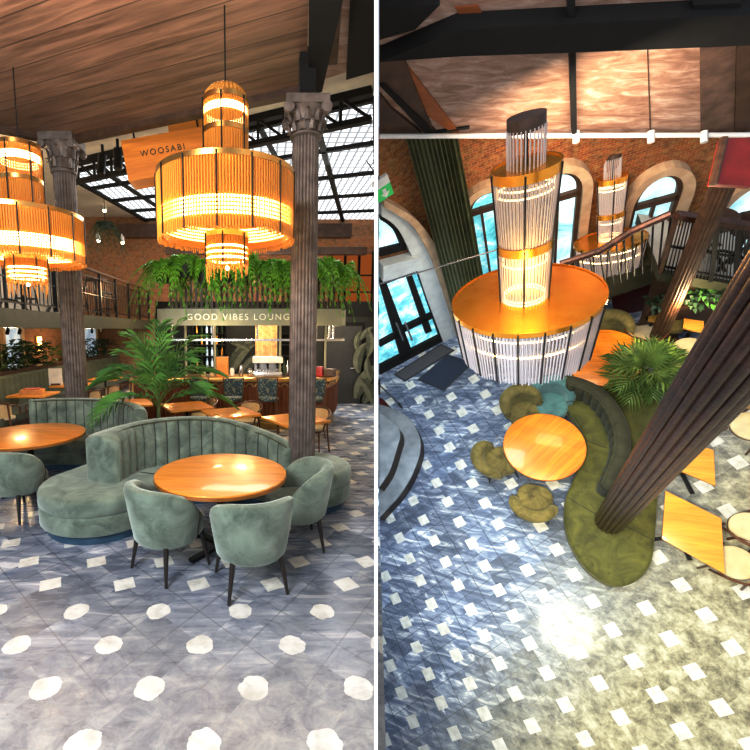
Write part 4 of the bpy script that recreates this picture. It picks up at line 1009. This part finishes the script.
# pale pipe along the wall head
pp = [CAM + ray(x, 136.4-.004*(x-379))*((zc+(zc1-zc)*(x-379)/381)-.15) for x in (379.6,470,560,650,755)]
t = thing('ceiling_pipe', 'pale pipe running along the top of the brick wall', 'pipe', I4)
MB().tube(pp, .028, 8).build('pipe', Mt['offwhite'], t)
for x in (576, 651, 704): 
    a = CAM + ray(x,134)*((zc+(zc1-zc)*(x-379)/381)-.16); MB().tube([a+DN*-.03, a+DN*.10], .035, 10).build('clip', Mt['whiteplastic'], t)
# tension cable
t = thing('steel_cable', 'thin steel tension cable crossing in front of the glass entrance', 'cable', I4)
MB().tube([CAM + ray(379.2,284)*5.2, CAM + ray(500,249)*5.4], .010, 6).build('wire', Mt['silver'], t)
# --- floor things on the left
def mat_px(c, label):
    q_ = [pb(x, y) for x, y in c]; cen = sum(q_, V((0,0,0)))/4
    t = thing('doormat', label, 'doormat', bm(cen)); pl = [(p.x-cen.x, p.y-cen.y) for p in q_]
    MB().pillow(pl, .0, .014, .004, 2).build('mat_pile', Mt['mat'], t, None); ib = inset(ccw(pl), .03)
    MB().pillow(ib, .012, .018, .002, 1).build('ribbed_centre', plain('mat_centre_'+label[:4], (.035,.05,.085) if 'navy' in label else (.10,.10,.11), scale=80, rough=.95), t, None)
mat_px([(393.5,374.5),(441,344),(455,350.5),(405,382)], 'grey ribbed doormat nearest the glass entrance')
mat_px([(417,380),(448,354.5),(473.5,363),(444,391)], 'navy doormat in front of the grey doormat')
# curved steps
def steps(label):
    t = thing('curved_steps', label, 'steps', TB)
    lo = [(379,404),(392,408),(400,412),(411,420),(419,435),(420.5,448),(417.7,461),(410,479),(399,496),(389,507),(379,518)]
    hi = [(379,413),(386,417),(397.7,427),(400,436),(397.5,446),(391,467),(386,477),(379,487)]
    for k, (pts, z1, z0) in enumerate(((lo,.36,0),(hi,.72,.36))):
        q_ = [pb(x, y, z1) for x, y in spline([V((a,b,0)) for a, b in pts], 5) for x, y in [(x, y)]] if False else [pb(p.x, p.y, z1) for p in spline([V((a,b,0)) for a, b in pts], 5)]
        pl = [(p.x, p.y) for p in q_]
        MB().prism(ccw(pl), z0, z1-.03).build('riser', Mt['riser'], t, 40)
        MB().pillow(pl, z1-.03, z1, .008, 2).build('tread', Mt['steelstep'], t, 40)
steps('curved grey marble steps rising out of the left side of the right room')
t = thing('step_railing', 'dark metal railing post and panel at the top of the curved steps', 'railing', TB)
a, b = pb(379.3,388,.0), pb(402,408,.0)
MB().bar(pb(379.3,394,.3), pb(379.3,380,1.0), .04).build('post', Mt['metal'], t, None)
MB().bar(a+V((0,0,.5)), b+V((0,0,.25)), .025).bar(b, b+V((0,0,.28)), .03).build('rail', Mt['metal'], t, None)
MB().poly([pb(379.2,397,.34), pb(379.2,413,.34), pb(394,411,.34), pb(383,399,.5)]).build('panel', Mt['redw'], t, None)
# --- round table and chairs
tc = pb(543,446,.75)
round_table(bm((tc.x,tc.y,0)) @ rz(.9), 'round amber oak table beside the olive banquette', .565, Mt['table_b'], 'round tables in the right room')
tc2 = pb(603,357,.75)
round_table(bm((tc2.x,tc2.y,0)), 'round amber oak table half hidden behind the big lamp', .52, Mt['table_b'], 'round tables in the right room')
def facep(px, py, h, tx, ty):
    p = pb(px, py, h); q_ = pb(tx, ty, h); return bm((p.x,p.y,0), math.atan2(q_.y-p.y, q_.x-p.x)-PI/2)
g = 'tub chairs in the right room'
oc = barrel_chair(facep(498,460,.5,543,452), 'olive velvet tub chair on the left of the amber round table', Mt['olive'], g, h=.84, am=86, thk=.085)
dup(oc, facep(524,411,.5,541,440), 'olive velvet tub chair on the far side of the amber round table', g)
dup(oc, facep(534,500,.5,541,460), 'olive velvet tub chair on the near side of the amber round table', g)
barrel_chair(facep(551,402,.5,545,440), 'teal velvet tub chair between the far olive chair and the banquette', Mt['teal'], g, h=.84, am=86, thk=.085)
dup(oc, facep(607,338,.5,603,357), 'olive velvet tub chair behind the far round table', g)
# --- banquette, traced on its floor
inner = [(556.5,386),(560,401),(572,414),(582,430),(586,444),(583,458),(576,474),(566,497),(564,518),(568.7,539),(577,556),(588,570),(602,581),(617,586.5),(630,584.5),(641,578),(649,568),(653.5,555),(656,530),(658,500),(658.5,470),(659,440),(660,410),(660,392),(652,384),(640,390),(632,396),(620,392),(604,382),(585,374),(566,373)]
def trace(pts, z, per=5, closed=True): return [(p.x, p.y) for p in [pb(a.x, a.y, z) for a in spline([V((x,y,0)) for x, y in pts], per, closed)]]
bline = [(p.x,p.y) for p in [pb(x,y,.93) for x,y in ((566,380),(578,382),(597,391),(612,408),(621,430),(621,453),(613,475),(606,490))]]
bq2 = banquette('olive velvet S-shaped banquette wrapping round the foot of the front column', trace(inner,.46), bline, lambda s: .93, Mt['oliveb'], Mt['riser'], M=TB, flip=True, th=.11, topm=Mt['oliveb'])
for ch_ in bq2.children:
    if ch_.name.startswith('backrest'): ch_.data.materials[0] = velvet('grey_olive_back', (.075,.07,.03), (.025,.025,.010), .1)
for pr in (((567,497),(606,520)),((622,524),(655,541)),((585,440),(607,448))):
    a, b = pb(*pr[0],.465), pb(*pr[1],.465); MB().tube([a,b],.007,6).build('seam', Mt['green_d'], bq2)
# --- columns
cp1 = pb(609,522,.46); column(bm((cp1.x,cp1.y,0)), 'thick fluted column in the foreground rising from the olive banquette', .178, 7.6, Mt['ironb'], False, 18, .86, rt=.178)
cp2 = pb(652,350,0)
def htpx(c, py):    # height on a vertical through c at pixel row py
    for i in range(1, 900):
        z = i*.01; w = TB @ V((c.x,c.y,z)); q_ = w-CAM; y = CY + F*q_.dot(DN)/q_.dot(FW)
        if y < py: return z
    return 9
h2 = htpx(cp2, 178)
column(bm((cp2.x,cp2.y,0)), 'slimmer rust brown fluted column beyond the palm in the right room', .108, h2, Mt['ironc'], False, 16, .88, rt=.104)
# red beam on the column
top2 = V((cp2.x,cp2.y,h2))
rbm = MB(); zz = (TB @ top2 - CAM).dot(FW)
P4 = [CAM + ray(x,y)*zz*.97 for x,y in ((713,184),(754,186),(760,137),(724,138))]
nrm = (P4[1]-P4[0]).cross(P4[3]-P4[0]).normalized(); nrm = nrm if nrm.dot(FW) < 0 else -nrm
rbm.add(P4+[p - nrm*.06 for p in P4], [(0,1,2,3),(7,6,5,4),(0,4,5,1),(1,5,6,2),(2,6,7,3),(3,7,4,0)])
o = rbm.build('trim_26', Mt['red'], None, None); struct(o)
eb = MB().tube([P4[0], P4[3]], .035, 6).build('trim_27', Mt['ironc'], None); struct(eb)
# --- palm
pp_ = pb(637,406,.0)
palm(bm((pp_.x,pp_.y+.25,0)), 'bushy fan leaved palm behind the olive banquette', 22, 1.9, .62, Mt['leaf_b'], 'potted_palm', .42, .06, 1.45, 9)
# --- square tables at the right, traced
def table_px(c, label, m='table_y'):
    q_ = [pb(x,y,.75) for x,y in c]; cen = sum(q_, V((0,0,0)))/len(q_)
    t = thing('square_table', label, 'table', bm((cen.x,cen.y,0)), 'square tables in the right room')
    MB().pillow([(p.x-cen.x,p.y-cen.y) for p in q_], .715, .75, .006, 2).build('tabletop', Mt[m], t, 35)
    MB().lathe([(.03,.04),(.028,.65),(.10,.715)],14).build('pedestal', Mt['metal'], t)
    for k in range(4):
        a = .3+k*PI/2; MB().bar((0,0,.035),(.32*math.cos(a),.32*math.sin(a),.02),.05,.03).build('foot', Mt['metal'], t)
    return t
table_px([(665.5,490.5),(721.6,518.4),(725,574),(662,539)], 'square yellow oak table nearest the camera beside the banquette')
table_px([(668,466),(684,440),(714,450),(715.6,485.6)], 'square yellow oak table half hidden by the front column')
table_px([(674,362),(690,364),(692,384),(674,378)], 'small yellow table peeping out left of the front column')
table_px([(649,312),(660,310),(659,322),(648,321)], 'small yellow table left of the slimmer column')
table_px([(684,318),(704,321),(704,333),(683,328)], 'yellow table right of the slimmer column')
# bentwood chairs at right
G2 = 'bentwood chairs in the right room'
c2 = bent_chair(facep(736,562,.5,690,540), 'bentwood chair with pale seat at the nearest square table', G2)
dup(c2, facep(752,528,.5,720,500), 'bentwood chair behind the nearest square table at the right edge', G2)
dup(c2, facep(752,425,.5,715,460), 'bentwood chair at the right edge below the front column', G2)
dup(c2, facep(690,348,.5,694,325), 'bentwood chair in front of the yellow table right of the slimmer column', G2)
dup(c2, facep(645,333,.5,654,316), 'bentwood chair in front of the small yellow table left of the slimmer column', G2)
# low banquette against the back wall
def boxpx(name, c, z0, z1, m, label, cat):
    q_ = [pb(x,y,z1) for x,y in c]; cen = sum(q_, V((0,0,0)))/len(q_)
    t = thing(name, label, cat, bm((cen.x,cen.y,0))); pl = [(p.x-cen.x,p.y-cen.y) for p in q_]
    MB().prism(inset(ccw(pl),.03), z0, z1-.12).build('base', Mt['darkwood'], t, None); MB().pillow(pl, z1-.12, z1, .03, 3).build('seat_cushion', m, t); return t
boxpx('bench', [(662,321),(685,318),(684,330),(663,331)], 0, .46, Mt['olive'], 'olive cushioned bench between the two small yellow tables', 'bench')
# --- gallery on the right: slab, railing, planters, stair
qo = kb + fn*1.15
def pq_(px, py): return TBI @ px_plane(px, py, TB @ qo, R3 @ fn)
aL, aR = pq_(660,272), pq_(760,289)
hL, hR_ = pq_(676,215), pq_(760,228); zsl = aL.z
back = -fn*1.1
sl = MB(); 
for z0, z1, m in ((zsl-.20, zsl, 'olive_paint'),): sl.add([aL+V((0,0,z0-zsl)), aR+V((0,0,z0-zsl)), aR+back+V((0,0,z0-zsl)), aL+back+V((0,0,z0-zsl)), aL, aR, aR+back, aL+back], [(3,2,1,0),(4,5,6,7),(0,1,5,4),(1,2,6,5),(2,3,7,6),(3,0,4,7)])
o = sl.build('trim_28', Mt['olive_paint'], None, None, M=TB); struct(o)
up_ = V((0,0,.012)); MB().poly([aL+up_+back*.05, aR+up_+back*.05, aR+up_+back, aL+up_+back]).build('walkway', Mt['white'], o, None)
rl = thing('gallery_railing', 'dark gallery railing with red brown handrail below the right arched windows', 'railing', TB)
tl = lambda u: aL.lerp(aR, u); tp_ = lambda u: hL.lerp(hR_, u)
MB().bar(hL, hR_, .09, .07).build('handrail', Mt['ironb'], rl, None)
for v_ in (.12, .5): MB().bar(tl(0).lerp(tp_(0), v_), tl(1).lerp(tp_(1), v_), .025).build('rail', Mt['metal'], rl, None)
for k in range(5): MB().bar(tl(k/4), tp_(k/4), .05, .05, up=(1,0,0)).build('post', Mt['ironb'] if k == 0 else Mt['metal'], rl, None)
for k in range(1, 30):
    if k % 7: MB().bar(tl(k/29), tp_(k/29), .012, .012, up=(1,0,0)).build('baluster', Mt['metal'], rl, None)
# bar tables behind the railing
for i, (px, wh_) in enumerate(((708,'nearest the slimmer column'),(738,'at the right edge'))):
    p = pq_(px, 279+(px-708)*.15) + back*.3; s = .62
    ht2 = thing('bar_table', 'dark iron bar table standing on the gallery, '+wh_, 'table', TB @ T(p), 'bar tables on the right gallery')
    MB().pillow(circ(.2,24),.80,.83,.01,2).build('tabletop', Mt['darkwood'], ht2); MB().tube([(0,0,.05),(0,0,.8)],.03,10).build('pedestal', Mt['metal'], ht2)
    for k in range(4):
        a = PI/4+k*PI/2; MB().tube(spline([(0,0,.25),(.17*math.cos(a),.17*math.sin(a),.2),(.32*math.cos(a),.32*math.sin(a),0)],5),.022,8).build('foot', Mt['metal'], ht2)
# planter trough below the slab edge and oxblood wall under it
u0 = aL + V((0,0,-.2)); u1 = aR + V((0,0,-.2))
pf0 = fn*.25
w_ = MB().add([V((u0.x,u0.y,0))-fn*.1, V((u1.x,u1.y,0))-fn*.1, u1-fn*.1, u0-fn*.1],[(0,1,2,3)]).build('wall_right', Mt['darkwood'], None, None, M=TB); struct(w_)
zpl = pq_(700,299).z
t = thing('planter_trough', 'long dark planter trough with red brown edge under the gallery', 'planter', TB)
L0 = V((u0.x,u0.y,0))-fn*.02; L1 = V((u1.x,u1.y,0))-fn*.02
MB().bar(L0+V((0,0,zpl-.07)), L1+V((0,0,zpl-.07)), .14, .14).build('box', Mt['darkwood'], t, None); MB().bar(L0+fn*.08+V((0,0,zpl-.01)), L1+fn*.08+V((0,0,zpl-.01)), .03, .05).build('edge', Mt['ironb'], t, None)
for i, (px, wh_) in enumerate(((664,'left of the slimmer column'),(690,'just right of the slimmer column'),(702,'pale, in the middle of the trough'),(714,'near the front column'))):
    q_ = pq_(px, 298); p = V((q_.x,q_.y,zpl-.02)) - fn*.02
    leafy(TB @ T(p), 'leafy plant in the trough under the gallery, '+wh_, 60, .20, .36, Mt['leaf'] if i == 2 else Mt['darkleaf'], 'plants in the trough', .5)
# oxblood panel below the second lamp and stair soffit
def quad(name, pts, off, m, thick=.06):
    q_ = [TBI @ px_plane(x,y,TB@(kb+fn*off),R3@fn) for x,y in pts]
    mb = MB().add(q_+[p-fn*thick for p in q_], [(0,1,2,3),(7,6,5,4),(0,4,5,1),(1,5,6,2),(2,6,7,3),(3,7,4,0)])
    return mb.build(name, m, None, None, M=TB)
o = quad('wall_right', [(615,320),(650,318),(660,281),(611,292)], .5, Mt['redw']); struct(o)
st_ = thing('staircase', 'staircase with olive underside climbing to the right gallery behind the small lamp', 'staircase', TB)
k_ = quad('stringer', [(604,300),(660,281),(660,262),(606,276)], .75, Mt['olive_paint'], .9); k_.parent = st_; k_.matrix_world = TB
k_ = quad('stair_side', [(560,315),(604,300),(612,272),(572,296)], .75, Mt['cane'], .3); k_.parent = st_; k_.matrix_world = TB
hp = [TBI @ px_plane(x,y,TB@(kb+fn*1.15),R3@fn) for x,y in ((560,264),(600,251),(632,231),(671,214))]
hb = [TBI @ px_plane(x,y,TB@(kb+fn*1.15),R3@fn) for x,y in ((566,305),(606,290),(634,276),(664,268))]
MB().tube(hp,.045,8).build('handrail', Mt['ironb'], st_)
hpd = spline(hp,8); hbd = spline(hb,8)
for a, b in list(zip(hpd,hbd))[::2]: MB().tube([a,b],.011,5).build('baluster', Mt['metal'], st_)
# --- lamps
def lean(nb):
    z = (R3 @ V(nb)).normalized(); x = (RT - z*RT.dot(z)).normalized(); y = z.cross(x)
    return Matrix((x,y,z)).transposed().to_4x4()
def lampB(cx_, cy_, nb, r, sc, tiers_px, label, drumend, rope_px, bars):
    # sc: pixels of half width per unit radius at unit depth
    z = r*sc[0]/sc[1]; P0 = CAM + ray(cx_,cy_)*z; M = lean(nb); M.translation = P0; ax = M.to_3x3() @ V((0,0,1))
    def h(py):
        lo, hi = -4., 4.
        for _ in range(40):
            mid = (lo+hi)/2; q_ = P0+ax*mid-CAM; y = CY+F*q_.dot(DN)/q_.dot(FW)
            if y > py: lo = mid
            else: hi = mid
        return (lo+hi)/2
    kx = r/sc[1]
    tiers = [(0, -drumend[0]*r, r, 'drum', bars, [(-drumend[0]*r*f, r*.9) for f in (.22,.5)], None, .2, r*drumend[1], 'ledB')]
    nm = ['middle_tier','upper_tier']
    for i, (y0, y1, w0, w1) in enumerate(tiers_px):
        a, b = h(y0), h(y1); tiers.append((a, b, w0*kx, nm[i], 5, [(b+(a-b)*.72, w0*kx*.86),(b+.06, w1*kx*.9),(b+.09, w1*kx*.9)] if i == 0 else [(b+(a-b)*.80, w0*kx*.86), (b+(a-b)*.70, w0*kx*.86)], None, .3, w1*kx, 'ledB'))
    t = chandelier(M, label, tiers, Mt['clear'], Mt['warmsheet'], Mt['brassb'], 'chandeliers in the right room', rods=150, ledr=.007, rimh=.14)
    # canopy rods above
    a, b = h(tiers_px[1][0]), h(rope_px[0]); mb = MB()
    for k in range(28): u = 2*PI*k/28; mb.tube([(rope_px[1]*kx*math.cos(u), rope_px[1]*kx*math.sin(u), a), (rope_px[1]*kx*math.cos(u), rope_px[1]*kx*math.sin(u), b)], .006, 4, False)
    mb.build('top_rods', Mt['clear'], t, None, stuff=True)
    MB().tube([(0,0,-.1),(0,0,b)], .015, 8).build('hanging_rod', Mt['metal'], t)
    MB().tube([(0,0,b-.02),(0,0,b+.12*r)], rope_px[1]*kx, 20).build('ceiling_rose', Mt['darkwood'], t)
    return t
lampB(524,297,(.025,.423,.906), .60, (506.,77.), [(241,302,25.5,23.5),(166,240,29.5,25)], 'big chandelier with copper disc and clear glass rods in the right room', (.98,.90), (126,16), 20)
lampB(609.5,240,(-.028,.522,.853), .42, (554.,37.), [(213,242,13.5,12),(178,212,14.5,12.5)], 'smaller chandelier before the arched windows in the right room', (.95,.88), (158,8), 16)
# ================================================================== light
sc = bpy.context.scene
w = bpy.data.worlds.new('world'); sc.world = w; w.use_nodes = True
bg = w.node_tree.nodes['Background']; bg.inputs[0].default_value = (.80,.88,1.0,1); bg.inputs[1].default_value = .62
def area(name, loc, target, size, power, col):
    l = bpy.data.lights.new(name, 'AREA'); l.energy = power; l.size = size; l.color = col
    o = bpy.data.objects.new(name, l); COL.objects.link(o); o.location = loc
    o.rotation_euler = (V(target)-V(loc)).to_track_quat('-Z','Y').to_euler(); return o
def point(name, loc, power, col, r=.1):
    l = bpy.data.lights.new(name, 'POINT'); l.energy = power; l.color = col; l.shadow_soft_size = r
    o = bpy.data.objects.new(name, l); COL.objects.link(o); o.location = loc; return o
area('daylight_front', (-2.5,-1.2,4.2), (-.8,4,0), 2.0, 380, (.95,.97,1))
area('skylight_fill', (.2,11.5,5.8), (-.5,9,0), 4.5, 520, (.95,.97,1))
for x, y, z, p_ in ((-4.9,8.5,2.0,26),(-4.7,12,2.0,26),(-.8,8.0,1.75,16),(.9,8.1,1.75,16),(-.3,10.2,2.3,45),(1.8,10.8,2.3,30),(-.3,13.5,3.4,90),(-5.2,9,4.8,50),(-3.2,13,3.2,50)): point('warm_fill', (x,y,z), p_*1.5, (1,.72,.42))  # unseen warm point lamps added to brighten the bar and the back
point('lamp_glow', (LA[0],4.2,sum(LA[1][2:4])/2), 14, (1,.66,.28)); point('lamp_glow', (LB[0],5.1,sum(LB[1][2:4])/2), 12, (1,.66,.28))
def bpnt(px, py, h): return TB @ pb(px, py, h)
area('entrance_daylight', CAM + ray(425,330)*5.2, TB @ V((-1.0,1.6,0)), .9, 45, (.70,.88,1))
def spot(name, loc, target, power, ang, col, blend=.6, r=.15):
    l = bpy.data.lights.new(name, 'SPOT'); l.energy = power; l.color = col; l.spot_size = math.radians(ang); l.spot_blend = blend; l.shadow_soft_size = r
    o = bpy.data.objects.new(name, l); COL.objects.link(o); o.location = loc
    o.rotation_euler = (V(target)-V(loc)).to_track_quat('-Z','Y').to_euler(); return o
spot('warm_floor_fill', CAM + ray(640,640)*1.3, TB @ V((1.5,.2,0)), 1500, 66, (1,.90,.64), .8, .5)  # unseen warm spot near the camera, added to brighten the right-hand floor
spot('floor_patch', CAM + ray(560,640)*1.4, bpnt(567,628,0), 1900, 7, (1,.93,.70), .35, .08)  # unseen narrow spot added to throw the bright patch on the floor
spot('cool_floor_fill', CAM + ray(450,330)*2.0, TB @ V((-1.2,2.0,0)), 620, 70, (.72,.86,1), .8, .5)  # unseen cool spot near the camera, added to tint the left-hand floor
area('wall_wash', CAM + ray(585,165)*4.3, CAM + ray(600,210)*8, 1.2, 60, (1,.82,.6))  # unseen fill added to brighten the brick wall and its windows
point('table_glow', TB @ (pb(676,335,.75)+V((0,-.1,.8))), 34, (1,.8,.5))
point('disc_fill', CAM + ray(526,285)*3.45, 16, (1,.68,.22))  # unseen point lamp added in front of the tiers to brighten the copper disc
area('ceiling_wash', CAM + ray(560,110)*1.5, CAM + ray(560,70)*5.2, 1.0, 12, (1,.92,.86))  # unseen fill added close to the camera for the slanted boards
area('ceiling_fill', (-1.6,2.2,2.6), (-1.4,3.6,4.9), 1.6, 95, (1,.88,.72))  # unseen fill added under the boards to lighten the left room's ceiling
sc.view_settings.view_transform = 'Standard'; sc.view_settings.look = 'None'; sc.view_settings.exposure = .35; sc.view_settings.gamma = 1.0

vs = sc.view_settings; vs.use_curve_mapping = True; cm = vs.curve_mapping; c_ = cm.curves[3]
c_.points.new(.22,.165); c_.points.new(.72,.79); cm.update()
